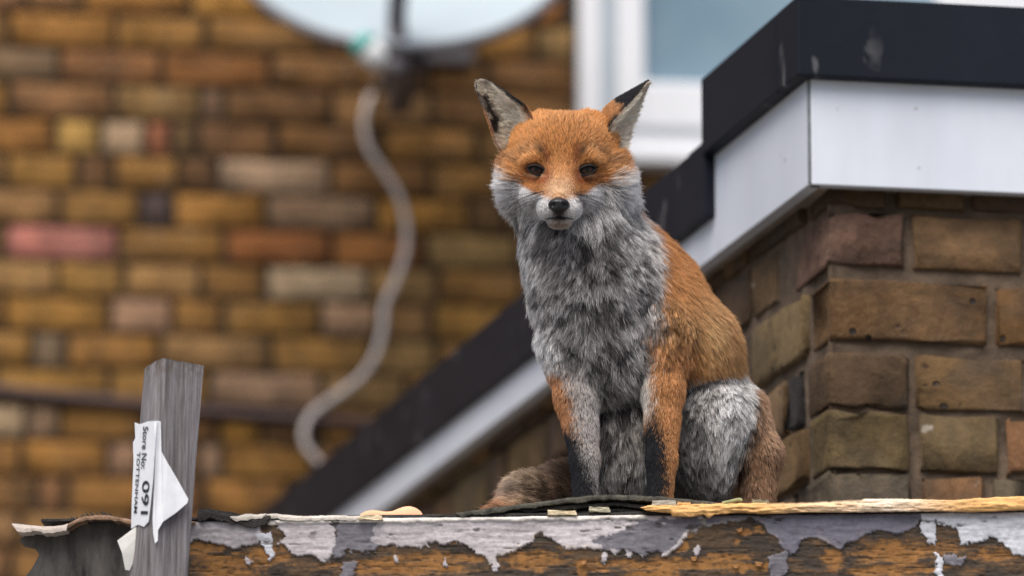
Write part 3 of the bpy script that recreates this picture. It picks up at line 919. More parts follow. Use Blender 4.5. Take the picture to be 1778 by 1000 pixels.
ribbon('felt_roll', [(343, 888), (349, 881.5), (370, 884), (395, 888), (415, 892), (440, 894), (470, 895)], 0.0125, 0.006, 0.05, M['felt'], store, 4, 1.0, 8)
M['flake'] = mat_plain('pale_flaking_paint', lin((206, 198, 188)), 0.75, 0.3, 60, 0.6, 200)
ribbon('paint_crust', [(400, 897), (425, 892), (445, 893), (462, 891)], 0.006, 0.007, 0.012, M['flake'], store, 8, 1.5, 7)
ribbon('paint_crust', [(456, 893), (475, 891), (500, 893), (540, 895), (590, 894), (632, 896)], 0.0052, 0.005, 0.012, M['flake'], store, 9, 0.9, 8)

# --- splintered batten
def mat_split():
    m, nt, bs = mat_new('fresh_split_wood')
    a = nd(nt, 'ShaderNodeAttribute', attribute_name='col')
    v = coords(nt, 'Object', (0.07, 1, 1)); n = noise(nt, v, 170, 6, 0.7, 0.5)
    r = ramp(nt, [(0.3, (0.50, 0.38, 0.26)), (0.48, (1, 1, 1)), (0.8, (1.12, 1.12, 1.1))], n.outputs[0])
    nt.links.new(mixc(nt, 0.85, a.outputs['Color'], r.outputs[0], 'MULTIPLY'), bs.inputs['Base Color'])
    bs.inputs['Roughness'].default_value = 0.8
    bump(nt, n.outputs[0], 0.8, 0.003, bs)
    return m
M['split'] = mat_split()
bt = [(1112, 880), (1130, 876), (1180, 875), (1250, 874), (1330, 872), (1400, 871.5), (1470, 868), (1500, 866), (1540, 865), (1600, 866), (1650, 868), (1700, 864), (1778, 861), (1850, 858)]
bb = [(1112, 881), (1122, 886), (1150, 889), (1164, 890), (1168, 896), (1200, 897), (1222, 893), (1231, 900), (1240, 893), (1280, 890), (1330, 892), (1400, 889), (1470, 889), (1560, 888), (1640, 887), (1680, 889), (1778, 885), (1850, 883)]
us = np.linspace(1112, 1850, 370)
tv = np.interp(us, *zip(*bt)) + (fbm(np.stack([us, us * 0, us * 0], 1), 9, 3) - .5) * 2.2
bv = np.interp(us, *zip(*bb)) + (fbm(np.stack([us, us * 0 + 5, us * 0], 1), 7, 4) - .5) * 2.0
vs, fs, cs = [], [], []
NRW = 15
for i, u in enumerate(us):
    for k in range(NRW):
        f = k / (NRW - 1)
        v = tv[i] + (bv[i] - tv[i]) * f
        q = np.array([[u * 0.14, v, 0.0]])
        g = fbm(q, 3.0, 13, 4)[0]
        o_ = 0.0075 + 0.0050 * (g - .5) + 0.0025 * math.sin(math.pi * f) + 0.003 * (f < 0.99) - 0.0035 * (f < 0.01)
        vs.append(sh(u, v, o_))
        pale = float(np.exp(-((u - 1545) / 75) ** 2) * (0.55 + 0.7 * g)) + 0.35 * float(np.exp(-((u - 1420) / 60) ** 2))
        c = np.array(lin((226, 176, 112))) * (0.72 + 0.55 * g)
        c = c + (np.array(lin((244, 226, 204))) - c) * min(1, pale)
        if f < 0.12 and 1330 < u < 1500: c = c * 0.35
        c = c * (0.62 + 0.75 * fbm(np.array([[u * 0.05, v * 1.6, 4.0]]), 2.2, 15, 3)[0])
        cs.append(c)
    for k in range(2):
        vs.append(sh(u, (bv[i], tv[i])[k], 0.001) - SN * (0.0 if k == 0 else 0.026)); cs.append(np.array(lin((150, 110, 70))))
W = NRW + 2
for i in range(len(us) - 1):
    for k in range(W):
        q = i * W
        fs.append((q + k, q + (k + 1) % W, q + W + (k + 1) % W, q + W + k))
fs += [tuple(range(W))[::-1], tuple(range((len(us) - 1) * W, len(us) * W))]
me = mesh_from('splintered_batten', vs, fs, True)
set_col(me, np.array(cs)); o = new_obj('splintered_batten', me, M['split'], store); o['label'] = 'freshly split pale yellow wood along the roof edge'

# --- old dark end of the roof beside the post
ol = [(34, 934), (60, 925), (112, 921), (150, 910), (215, 904), (331, 906), (331, 1130), (36, 1130), (44, 1000), (56, 985), (68, 962), (58, 946), (36, 941)]
bm = bmesh.new()
f_ = bm.faces.new([bm.verts.new(sh(u, v, -0.012)) for u, v in ol])
ex = bmesh.ops.extrude_face_region(bm, geom=[f_])
bmesh.ops.translate(bm, verts=[g for g in ex['geom'] if isinstance(g, bmesh.types.BMVert)], vec=-SN * 0.03)
bmesh.ops.recalc_face_normals(bm, faces=bm.faces)
me = bpy.data.meshes.new('end_board'); bm.to_mesh(me); bm.free()
new_obj('end_board', me, M['old_wood'], store)
M['felt_pale'] = mat_plain('pale_peeled_felt', lin((196, 184, 174)), 0.7, 0.25, 40, 0.5, 160)
M['felt_brown'] = mat_plain('brown_felt_edge', lin((140, 112, 90)), 0.85, 0.5, 60, 0.8, 200)
ribbon('peeled_flap', [(21, 908), (45, 910), (80, 913), (108, 911), (118, 908)], 0.0075, 0.012, 0.06, M['felt_pale'], store, 5, 0.6, 8)
ribbon('felt_edge', [(98, 913), (115, 909), (130, 902), (150, 896), (180, 893), (205, 897), (232, 901), (290, 903), (338, 905)], 0.0050, 0.010, 0.06, M['felt_brown'], store, 6, 0.8, 8)
for k in range(13):
    u = 128 + k * 5.6 + random.uniform(-2, 2)
    v = np.interp(u, [128, 150, 180, 205], [903, 896, 893, 897])
    a, b = sh(u, v + 2, 0.006), sh(u - random.uniform(4, 10), v - random.uniform(4, 9), 0.004)
    new_obj('felt_fibre', tube_mesh('felt_fibre', [a, (a + b) / 2 + Z * 0.0006, b], [0.0011, 0.0008, 0.0002], 5), M['felt'], store)

# --- scraps lying on the edge
def scrap(name, u0, u1, v0, v1, out_, depth, colr, label, cat, group=None, seed=0):
    r = random.Random(seed)
    pts = [sh(u0, v1, out_), sh(u1, v1 + r.uniform(-1, 1), out_), sh(u1 - r.uniform(0, 3), v0 + r.uniform(0, 1), out_ - 0.001), sh(u0 + r.uniform(0, 4), v0, out_ - 0.001)]
    vs = pts + [p - SN * depth for p in pts]
    me = mesh_from(name, vs, [(0, 1, 2, 3), (7, 6, 5, 4), (0, 4, 5, 1), (1, 5, 6, 2), (2, 6, 7, 3), (3, 7, 4, 0)])
    bm = bmesh.new(); bm.from_mesh(me); bmesh.ops.subdivide_edges(bm, edges=bm.edges, cuts=3, use_grid_fill=True)
    for v_ in bm.verts: v_.co += Vector((r.uniform(-1, 1), r.uniform(-1, 1), r.uniform(-1, 1))) * 0.0007
    bmesh.ops.recalc_face_normals(bm, faces=bm.faces); bm.to_mesh(me); bm.free()
    m = mat_plain(name + '_surface', lin(colr), 0.85, 0.35, 90, 0.5, 200)
    return tag(new_obj(name, me, m), label, cat, group)
scrap('wood_chip', 951, 1001, 885, 893, 0.007, 0.012, (206, 190, 158), 'flat pale chip under the lifted felt, standing proud of the white paint', 'wood chip', None, 1)
scrap('wood_chip', 1023, 1060, 879.5, 887, 0.006, 0.014, (176, 170, 146), 'greenish grey chip tucked below the highest part of the lifted felt', 'wood chip', None, 2)
scrap('wood_chip', 1131, 1174, 868, 876, 0.010, 0.016, (160, 152, 138), 'flat grey chip on the pointed end of the split batten', 'wood chip', None, 3)
scrap('wood_chip', 1176, 1199, 871, 876.5, 0.010, 0.012, (214, 164, 104), 'small yellow chip beside the flat grey chip on the batten', 'wood chip', None, 4)
scrap('wood_chip', 622, 664, 893, 901, 0.009, 0.010, (214, 196, 164), 'pale yellow chip stuck on the white paint below the orange lumps', 'wood chip', None, 5)
tw = [sh(1254, 873.5, 0.004), sh(1268, 870.5, 0.005), sh(1284, 867, 0.004), sh(1288, 870, 0.004)]
tag(new_obj('green_twig', tube_mesh('green_twig', spline(tw, 4), [0.0022] * 12 + [0.0014], 7), mat_plain('pale_green_bark', lin((150, 150, 108)), 0.8, 0.3, 90)), 'short pale green twig lying on the felt before the fox', 'twig')
scrap('moss_scrap', 1306, 1336, 866, 873, 0.001, 0.02, (122, 116, 92), 'scrap of dull green moss behind the split batten by the hind leg', 'moss', None, 6)
# orange lumps
us = np.linspace(626, 733, 28)
prof = np.interp(us, [626, 634, 645, 655, 668, 680, 690, 700, 710, 720, 728, 733], [890, 884.5, 882.5, 883.5, 885.5, 885, 880, 876.5, 875.5, 878, 883, 890])
vs, fs = [], []
for i, (u, v) in enumerate(zip(us, prof)):
    top = sh(u, v, -0.012); bot = sh(u, 893, -0.012)
    h = max(0.0008, (top - bot).length)
    for k in range(9):
        a = math.pi * k / 8
        vs.append(bot - SN * (0.012 * (1 - math.cos(a)) * 0.8) + Z * (h * math.sin(a) ** 0.8 if 0 < k < 8 else 0))
    if i:
        for k in range(8):
            q = (i - 1) * 9 + k
            fs.append((q, q + 1, q + 10, q + 9))
me = mesh_from('orange_lump', vs, fs, True)
tag(new_obj('orange_lump', me, mat_plain('pale_orange_crumb', lin((232, 176, 138)), 0.75, 0.12, 40, 0.3, 150)), 'pale orange double lump lying on the felt behind the board', 'lump')

# ================================================================== GREY POST WITH A TORN LABEL
PA = 0.052
th = math.radians(26)
axd = Vector((0.060, 0.0, 1.0)).normalized()
ER = Vector((math.cos(th), math.sin(th), 0)); EL = Vector((-math.sin(th), math.cos(th), 0))
ETOP = P(280, 621, 6.215)
tlen = ETOP.z / axd.z
def post_pt(a_l, a_r, down, off=0.0, offn=None):
    p = ETOP - axd * down + EL * a_l + ER * a_r
    if off: p = p + (offn if offn is not None else -Vector((EL + ER)).normalized()) * off
    return p
post = thing('wooden_post', 'weathered grey square timber post with a torn white label, in front of the roof board', 'post', tuple(ETOP - axd * tlen))
nb_ = 60
vs, fs = [], []
ring = [(0, 0)] + [(0, PA * k / 8) for k in range(1, 9)] + [(PA * 0.5, PA), (PA, PA), (PA, PA * 0.5)] + [(PA * (1 - k / 5), 0) for k in range(0, 5)]
for j in range(nb_ + 1):
    dn_ = (j / nb_) ** 1.5 * (tlen - 0.002)
    for (al, ar) in ring:
        w = 0.0006 * math.sin(al * 900 + ar * 700 + j * 0.3)
        top = 0.0
        if j == 0: top = 0.0045 * (ar / PA) + 0.003 * (al / PA) + 0.0022 * math.sin(ar * 480 + al * 300)
        e = 0.0018 if (al, ar) in ((0, 0), (0, PA), (PA, 0)) else 0
        cin = Vector((EL * (PA / 2 - al) + ER * (PA / 2 - ar))).normalized() * (e + w)
        vs.append(post_pt(al, ar, dn_ + top) + cin)
W = len(ring)
for j in range(nb_):
    for k in range(W):
        fs.append((j * W + k, j * W + (k + 1) % W, (j + 1) * W + (k + 1) % W, (j + 1) * W + k))
fs += [tuple(range(W)), tuple(range(nb_ * W, nb_ * W + W))[::-1]]
def mat_post():
    m, nt, bs = mat_new('weathered_grey_timber')
    v = coords(nt, 'Object', (1, 1, 0.035)); n = noise(nt, v, 260, 6, 0.7, 0.2); n2 = noise(nt, v, 60, 4, 0.6, 0.3)
    r = ramp(nt, [(0.3, lin((84, 78, 78))), (0.5, lin((126, 121, 123))), (0.75, lin((164, 161, 166)))], n.outputs[0])
    r2_ = ramp(nt, [(0.35, (0.72, 0.70, 0.70)), (0.65, (1.1, 1.1, 1.1))], n2.outputs[0])
    c = mixc(nt, 1.0, r.outputs[0], r2_.outputs[0], 'MULTIPLY')
    n3 = noise(nt, coords(nt, 'Object'), 28, 4, 0.6, 0.8)
    s = ramp(nt, [(0.66, (0, 0, 0)), (0.72, (0.7, 0.7, 0.7))], n3.outputs[0])
    c = mixc(nt, s.outputs[0], c, lin((96, 82, 74)))
    gz = nd(nt, 'ShaderNodeSeparateXYZ'); nt.links.new(nd(nt, 'ShaderNodeNewGeometry').outputs['Position'], gz.inputs[0])
    mr = nd(nt, 'ShaderNodeMapRange'); mr.inputs['From Min'].default_value = ETOP.z - 0.022; mr.inputs['From Max'].default_value = ETOP.z - 0.002
    nt.links.new(gz.outputs['Z'], mr.inputs['Value'])
    ed = nd(nt, 'ShaderNodeMath', operation='MULTIPLY'); nt.links.new(mr.outputs[0], ed.inputs[0])
    n7 = noise(nt, coords(nt, 'Object'), 90, 4, 0.7); e7 = ramp(nt, [(0.40, (0, 0, 0)), (0.62, (1, 1, 1))], n7.outputs[0]); nt.links.new(e7.outputs[0], ed.inputs[1])
    c = mixc(nt, ed.outputs[0], c, lin((86, 74, 60)))
    nt.links.new(c, bs.inputs['Base Color']); bs.inputs['Roughness'].default_value = 0.8
    bump(nt, n.outputs[0], 0.9, 0.003, bs)
    return m
M['post'] = mat_post()
pm = mesh_from('shaft', vs, fs, False)
bm = bmesh.new(); bm.from_mesh(pm); bmesh.ops.recalc_face_normals(bm, faces=bm.faces); bm.to_mesh(pm); bm.free()
new_obj('shaft', pm, M['post'], post)
M['paper'] = mat_plain('white_label_paper', (0.74, 0.76, 0.80), 0.5, 0.08, 40, 0.15, 90)
M['paper_back'] = mat_plain('label_paper_back', (0.70, 0.70, 0.67), 0.6, 0.08, 40, 0.2, 90)
M['ink'] = mat_plain('black_print', (0.012, 0.012, 0.014), 0.6, 0.1, 40)
LN = -(ER.copy())                                  # out of the left face
RN = -(EL.copy())                                  # out of the right face
def onleft(u, v, off=0.0012): return hit(u, v, ETOP + LN * off, (LN - axd * LN.dot(axd)).normalized())
def sheet(name, pts, mat, parent, thick=0.0003):
    """paper: a fan of photo-true points with their own depth"""
    bm = bmesh.new()
    f = bm.faces.new([bm.verts.new(p) for p in pts])
    bmesh.ops.triangulate(bm, faces=[f])
    me = bpy.data.meshes.new(name); bm.to_mesh(me); bm.free()
    o = new_obj(name, me, mat, parent)
    md = o.modifiers.new('thickness', 'SOLIDIFY'); md.thickness = thick; md.offset = 0
    return o
lab = sheet('paper_label', [onleft(u, v) for u, v in [(234, 733), (243, 736), (258, 731), (272.5, 730), (269, 780), (266, 830), (261, 880), (258, 905), (250, 914), (240, 910), (228, 917), (229, 870), (232, 800), (231, 768), (235, 760)]], M['paper'], post)
lab['label'] = 'torn white paper label with black print'
def dflap(u, v, off): return P(u, v, 6.215) + Vector((0, -1, 0)) * off
def rflap(u, v, off): return hit(u, v, ETOP + RN * off, (RN - axd * RN.dot(axd)).normalized())
o = sheet('label_flap', [rflap(266, 733, .0012), rflap(274, 730, .0012), rflap(279, 731, .0012), rflap(279.5, 782, .0015), rflap(291, 803, .004), rflap(306, 828, .006), rflap(327, 866, .010), rflap(325, 873, .010), rflap(305, 890, .008),
                         rflap(283, 905, .007), rflap(274, 920, .005), rflap(274, 938, .005), rflap(269, 943, .004), rflap(266, 925, .003), rflap(265, 900, .002), rflap(268, 830, .002), rflap(270, 770, .002)], M['paper'], post)
o2 = sheet('label_flap', [dflap(233, 917, .002), dflap(245, 908, .004), dflap(258, 913, .004), dflap(252, 930, .006), dflap(240, 962, .010), dflap(226, 993, .013), dflap(219, 992, .014), dflap(213, 962, .014), dflap(205, 941, .012)], M['paper_back'], post)
def text_mesh(s, embolden=0.02):
    cu = bpy.data.curves.new('print', 'FONT'); cu.body = s; cu.offset = embolden; cu.extrude = 0.0
    ob = bpy.data.objects.new('print', cu); COL.objects.link(ob)
    dg = bpy.context.evaluated_depsgraph_get(); dg.update()
    me = bpy.data.meshes.new_from_object(ob.evaluated_get(dg))
    bpy.data.objects.remove(ob, do_unlink=True); bpy.data.curves.remove(cu)
    return me
def label_text(s, u_top, u_base, v0, v1, emb):
    """print running down the label: cap tops to the right"""
    me = text_mesh(s, emb)
    co = np.zeros(len(me.vertices) * 3); me.vertices.foreach_get('co', co); co = co.reshape(-1, 3)
    mn, mx = co.min(0), co.max(0)
    for i, v_ in enumerate(me.vertices):
        fx = (co[i, 0] - mn[0]) / (mx[0] - mn[0]); fy = (co[i, 1] - mn[1]) / (mx[1] - mn[1])
        v = v0 + (v1 - v0) * fx
        u = u_base + (u_top - u_base) * fy - 0.055 * (v - 735) + 0.0
        v_.co = onleft(u, v, 0.0022)
    me.materials.clear(); me.materials.append(M['ink'])
    o_ = bpy.data.objects.new('print', me); COL.objects.link(o_); o_.parent = lab
    return o_
label_text('Store No:', 257.5, 248.5, 740, 813, 0.010)
label_text('091', 265, 252.5, 834, 892, 0.012)
label_text('TOTTENHAM', 246, 240.5, 784, 890, 0.010)

# ================================================================== THE FOX
FD = 6.40
PXM = FD / FPX                                     # metres per photo pixel at the fox
lo_, hi_ = 850.0, 1000.0
for _ in range(40):
    mid_ = (lo_ + hi_) / 2
    if P(1090, mid_, FD).z > DECK: lo_ = mid_
    else: hi_ = mid_
V0 = (lo_ + hi_) / 2
FO = P(1090, V0, FD)                               # fox root: on the felt, between the fore paws
print('fox V0', V0)
def FX(u, v, y):
    """fox-local point (pixel units, z up, y away) from front-view position and depth"""
    return np.array([u - 1090.0, y, (V0 - v + y * SP) / CP])
def UVf(p):
    return p[:, 0] + 1090.0, V0 - p[:, 2] * CP + p[:, 1] * SP

PR = []                                            # SDF primitives: (tag, kind, data, blend)
def cone(tag_, a, b, k=18):
    PR.append((tag_, 'c', (FX(*a[:3]), FX(*b[:3]), a[3], b[3]), k))
def ell(tag_, c, r, k=18, rot=None):
    PR.append((tag_, 'e', (FX(*c), np.array(r, float), rot), k))
def rotz(a):
    a = math.radians(a); return np.array([[math.cos(a), -math.sin(a), 0], [math.sin(a), math.cos(a), 0], [0, 0, 1]])
def rotx(a):
    a = math.radians(a); return np.array([[1, 0, 0], [0, math.cos(a), -math.sin(a)], [0, math.sin(a), math.cos(a)]])
def roty(a):
    a = math.radians(a); return np.array([[math.cos(a), 0, math.sin(a)], [0, 1, 0], [-math.sin(a), 0, math.cos(a)]])
# torso
cone('torso', (1082, 500, 120, 96), (1165, 640, 210, 122), 40)
cone('torso', (1165, 640, 210, 122), (1205, 775, 260, 118), 40)
ell('chest', (1036, 545, 70), (92, 74, 128), 40)
ell('chest', (1058, 615, 62), (78, 60, 80), 30)
cone('neck', (988, 350, 82, 88), (1030, 490, 85, 104), 34)
cone('torso', (1060, 400, 120, 60), (1120, 500, 150, 92), 40)      # withers
cone('torso', (1150, 560, 130, 86), (1190, 600, 150, 88), 40)      # near shoulder blade
ell('belly', (1084, 745, 128), (66, 70, 118), 34)
# fore legs
cone('legL', (992, 600, 58, 50), (1003, 690, 40, 34), 26)
cone('legL', (1003, 690, 40, 34), (1016, 800, 14, 24), 16)
cone('legL', (1016, 800, 14, 24), (1016, V0 - 34, 0, 20), 12)
cone('legL', (1015, V0 - 30, 0, 22), (1013, V0 - 16, -34, 17), 10)
cone('legR', (1146, 580, 70, 56), (1153, 680, 42, 33), 26)
cone('legR', (1153, 680, 42, 33), (1150, 800, 14, 25), 16)
cone('legR', (1150, 800, 14, 25), (1145, V0 - 34, 0, 21), 12)
cone('legR', (1145, V0 - 30, 0, 23), (1142, V0 - 16, -34, 18), 10)
# hindquarters
cone('haunch', (1228, 730, 250, 96), (1252, 742, 140, 74), 30)
ell('haunch', (1238, 770, 120), (58, 60, 92), 26)
cone('hind', (1300, 715, 160, 38), (1326, 790, 135, 32), 24)
cone('hind', (1326, 790, 135, 32), (1316, V0 + 0, 130, 26), 20)
cone('hind', (1314, V0 + 4, 120, 25), (1296, V0 - 6, 30, 18), 14)
# tail: from the rump round behind to the other side
cone('tail', (1160, V0 + 20, 330, 40), (1060, V0 + 0, 290, 44), 20)
cone('tail', (1060, V0 - 6, 290, 46), (985, V0 - 40, 190, 52), 20)
cone('tail', (985, V0 - 42, 190, 52), (925, V0 - 38, 130, 45), 20)
cone('tail', (925, V0 - 30, 130, 40), (882, V0 - 10, 90, 28), 20)
# head
ell('head', (980, 262, 72), (92, 84, 62), 24)
ell('head', (945, 233, 88), (41, 52, 42), 26)
ell('head', (1024, 233, 88), (43, 52, 42), 26)
ell('head', (983, 240, 30), (60, 40, 42), 26)
ell('head', (980, 285, 30), (74, 62, 58), 24)
ell('cheek', (913, 314, 66), (36, 52, 48), 28)
ell('cheek', (1058, 316, 66), (36, 52, 48), 28)
ell('head', (972, 345, 60), (70, 70, 48), 26)
cone('muzzle', (976, 300, 6, 42), (971, 352, -72, 25), 20)
ell('muzzle', (972, 338, -20), (40, 52, 28), 16)
ell('muzzle', (951, 362, -70), (19, 26, 20), 10)
ell('muzzle', (993, 362, -70), (19, 26, 20), 10)
ell('chin', (972, 386, -60), (22, 28, 10), 4)
ell('muzzle', (938, 342, 0), (36, 34, 26), 20)
ell('muzzle', (1006, 342, 0), (36, 34, 26), 20)
ell('head', (936, 279, -6), (26, 22, 10), 14)
ell('head', (1018, 279, -6), (26, 22, 10), 14)
cone('head', (925, 245, 100, 34), (905, 232, 128, 20), 20)            # ear bases
cone('head', (1046, 240, 100, 34), (1062, 226, 120, 20), 20)

GLO = FX(835, 0, 0); 
lo = np.array([-260.0, -135.0, -30.0]); hi = np.array([300.0, 400.0, (V0 - 150 + 40) / CP])
CELL = 3.4
NG = np.ceil((hi - lo) / CELL).astype(int) + 1
G = np.full(NG, 60.0, np.float32)
ax_ = [lo[i] + np.arange(NG[i]) * CELL for i in range(3)]
def prim_d(kind, dat, X, Y, Z_):
    if kind == 'c':
        a, b, ra, rb = dat
        ba = b - a; l2 = ba.dot(ba)
        px, py, pz = X - a[0], Y - a[1], Z_ - a[2]
        t = np.clip((px * ba[0] + py * ba[1] + pz * ba[2]) / l2, 0, 1)
        return np.sqrt((px - t * ba[0]) ** 2 + (py - t * ba[1]) ** 2 + (pz - t * ba[2]) ** 2) - (ra + (rb - ra) * t)
    c, r, rot = dat
    q = np.sqrt(((X - c[0]) / r[0]) ** 2 + ((Y - c[1]) / r[1]) ** 2 + ((Z_ - c[2]) / r[2]) ** 2)
    g = np.sqrt(((X - c[0]) / r[0] ** 2) ** 2 + ((Y - c[1]) / r[1] ** 2) ** 2 + ((Z_ - c[2]) / r[2] ** 2) ** 2) + 1e-6
    return q * (q - 1) / g
for tg, kind, dat, k in PR:
    if kind == 'c':
        mn = np.minimum(dat[0] - dat[2], dat[1] - dat[3]); mx = np.maximum(dat[0] + dat[2], dat[1] + dat[3])
    else:
        mn, mx = dat[0] - dat[1], dat[0] + dat[1]
    i0 = np.clip(np.floor((mn - 48 - lo) / CELL).astype(int), 0, NG - 1); i1 = np.clip(np.ceil((mx + 48 - lo) / CELL).astype(int) + 1, 1, NG)
    X, Y, Zs = np.meshgrid(*[ax_[i][i0[i]:i1[i]].astype(np.float32) for i in range(3)], indexing='ij', sparse=True)
    d = prim_d(kind, dat, X, Y, Zs)
    sub_ = G[i0[0]:i1[0], i0[1]:i1[1], i0[2]:i1[2]]
    h = np.clip(k - np.abs(sub_ - d), 0, None) / k
    G[i0[0]:i1[0], i0[1]:i1[1], i0[2]:i1[2]] = np.minimum(sub_, d) - h * h * k * 0.25

def surface_nets(G):
    ins = G < 0
    nx, ny, nz = G.shape
    acc = np.zeros((nx - 1, ny - 1, nz - 1, 3), np.float32); cnt = np.zeros((nx - 1, ny - 1, nz - 1), np.float32)
    edges = []
    for a in range(3):
        s0 = [slice(None)] * 3; s1 = [slice(None)] * 3
        s0[a] = slice(0, -1); s1[a] = slice(1, None)
        g0, g1 = G[tuple(s0)], G[tuple(s1)]
        cr = (g0 < 0) != (g1 < 0)
        I = np.argwhere(cr)
        t = g0[cr] / (g0[cr] - g1[cr])
        pos = I.astype(np.float32); pos[:, a] += t
        o1, o2 = [(1, 2), (2, 0), (0, 1)][a]
        ok = np.ones(len(I), bool)
        for da in (0, 1):
            for db in (0, 1):
                c = I.copy(); c[:, o1] -= da; c[:, o2] -= db
                v = (c >= 0).all(1) & (c < np.array([nx - 1, ny - 1, nz - 1])).all(1)
                cc = c[v]
                np.add.at(acc, (cc[:, 0], cc[:, 1], cc[:, 2]), pos[v]); np.add.at(cnt, (cc[:, 0], cc[:, 1], cc[:, 2]), 1)
                ok &= v
        edges.append((a, o1, o2, I[ok], (g0[cr] < 0)[ok]))
    act = cnt > 0
    vid = -np.ones(cnt.shape, np.int64); vid[act] = np.arange(act.sum())
    V = acc[act] / cnt[act][:, None]
    Q = []
    for a, o1, o2, I, inn in edges:
        def cid(da, db):
            c = I.copy(); c[:, o1] -= da; c[:, o2] -= db
            return vid[c[:, 0], c[:, 1], c[:, 2]]
        q = np.stack([cid(0, 0), cid(1, 0), cid(1, 1), cid(0, 1)], 1)
        q[~inn] = q[~inn][:, ::-1]
        Q.append(q)
    return V, np.concatenate(Q)
SV, SQ = surface_nets(G)
SV = SV * CELL + lo
# light smoothing over mesh edges
E = np.concatenate([SQ[:, [0, 1]], SQ[:, [1, 2]], SQ[:, [2, 3]], SQ[:, [3, 0]]])
def lap(A, it, w=0.5):
    for _ in range(it):
        s = np.zeros_like(A); n = np.zeros(len(A))
        np.add.at(s, E[:, 0], A[E[:, 1]]); np.add.at(s, E[:, 1], A[E[:, 0]])
        np.add.at(n, E[:, 0], 1); np.add.at(n, E[:, 1], 1)
        A = A + w * (s / n[:, None] - A)
    return A
SV = lap(SV, 2, 0.5)
# keep it on the felt
SV[:, 2] = np.maximum(SV[:, 2], 0.5)
# region of every vertex
D = np.stack([prim_d(k_, d_, SV[:, 0], SV[:, 1], SV[:, 2]) for _, k_, d_, _ in PR], 1)
TAGS = sorted(set(p[0] for p in PR))
TI = {t: i for i, t in enumerate(TAGS)}
reg = np.array([TI[p[0]] for p in PR])[D.argmin(1)]
print('fox skin', len(SV), len(SQ))

# ---- ears: cupped shells, part of the same skin mesh
def ear(rimA, rimB, bulge, n_s=16, n_t=10, shallow=0.5):
    """rimA, rimB, bulge: lists of (u, v, y) from base to tip; returns verts, quads, inner flag"""
    A = np.array([FX(*p) for p in rimA]); B = np.array([FX(*p) for p in rimB]); C = np.array([FX(*p) for p in bulge])
    def samp(K, t):
        K_ = spline([Vector(k) for k in K], 8); x = t * (len(K_) - 1); i = int(min(x, len(K_) - 2)); f = x - i
        return np.array(K_[i].lerp(K_[i + 1], f))
    vs, inn = [], []
    for i in range(n_s + 1):
        s = i / n_s
        a, b, c = samp(A, s), samp(B, s), samp(C, s)
        ct = 2 * c - 0.5 * (a + b)
        ci = ct + (0.5 * (a + b) - ct) * shallow
        for k in range(n_t + 1):
            t = k / n_t; vs.append((1 - t) ** 2 * a + 2 * t * (1 - t) * ct + t * t * b); inn.append(0)
        for k in range(1, n_t):
            t = 1 - k / n_t; vs.append((1 - t) ** 2 * a + 2 * t * (1 - t) * ci + t * t * b); inn.append(1)
    W = 2 * n_t
    q = []
    for i in range(n_s):
        for k in range(W):
            q.append((i * W + k, i * W + (k + 1) % W, (i + 1) * W + (k + 1) % W, (i + 1) * W + k))
    return np.array(vs), np.array(q), np.array(inn), n_s, W
earL = ear([(874, 266, 60), (860, 243, 58), (848, 210, 62), (835, 176, 70), (824, 146, 80), (825, 132, 84)],
           [(932, 222, 20), (918, 184, 22), (894, 165, 36), (871, 148, 54), (852, 134, 72), (838, 129, 80)],
           [(914, 244, 122), (897, 205, 128), (882, 180, 124), (864, 152, 112), (846, 136, 98), (833, 129, 88)])
earR = ear([(1058, 230, 30), (1064, 213, 32), (1080, 193, 40), (1098, 173, 52), (1115, 154, 64), (1131, 135, 72)],
           [(1086, 262, 62), (1094, 240, 88), (1101, 212, 98), (1114, 182, 100), (1127, 156, 94), (1136, 135, 84)],
           [(1048, 212, 110), (1052, 186, 100), (1069, 168, 96), (1091, 153, 92), (1112, 140, 86), (1131, 129, 79)], shallow=0.75)
allV, allQ = [SV], [SQ]
nbase = len(SV)
regs = [reg]
einfo = [np.zeros(len(SV))]
off = nbase
for ei, (v_, q_, inn_, n_s, W_) in enumerate((earL, earR)):
    allV.append(v_); allQ.append(q_ + off)
    regs.append(np.full(len(v_), 100 + ei * 2) + inn_)
    off += len(v_)
FV = np.concatenate(allV); FQ = np.concatenate(allQ); FR = np.concatenate(regs)

def orient(V, Q):
    T = np.concatenate([Q[:, [0, 1, 2]], Q[:, [0, 2, 3]]])
    return T
def vnormals(V, Q):
    n = np.cross(V[Q[:, 2]] - V[Q[:, 0]], V[Q[:, 3]] - V[Q[:, 1]])
    N = np.zeros_like(V)
    for k in range(4): np.add.at(N, Q[:, k], n)
    return N / (np.linalg.norm(N, axis=1, keepdims=True) + 1e-9)
# outward orientation check per shell (signed volume)
def fixo(V, Q):
    c = V.mean(0); T = orient(V, Q)
    vol = np.einsum('ij,ij->i', V[T[:, 0]] - c, np.cross(V[T[:, 1]] - c, V[T[:, 2]] - c)).sum()
    return Q if vol > 0 else Q[:, ::-1]
parts = []
o0 = 0
for v_, q_ in zip(allV, allQ):
    parts.append(fixo(v_, q_ - o0) + o0); o0 += len(v_)
for pi, ear_ in ((1, earL), (2, earR)):
    a0_ = sum(len(x) for x in allV[:pi]); vv = allV[pi]; qq = parts[pi] - a0_
    nn_ = vnormals(vv, qq); W_ = ear_[4]; nt_ = W_ // 2; i_ = 8 * W_
    want = 0.5 * (vv[i_] + vv[i_ + nt_]) - vv[i_ + nt_ // 2]
    if nn_[i_ + nt_ + nt_ // 2].dot(want) < 0: parts[pi] = parts[pi][:, ::-1]
FQ = np.concatenate(parts)
FN = vnormals(FV, FQ)

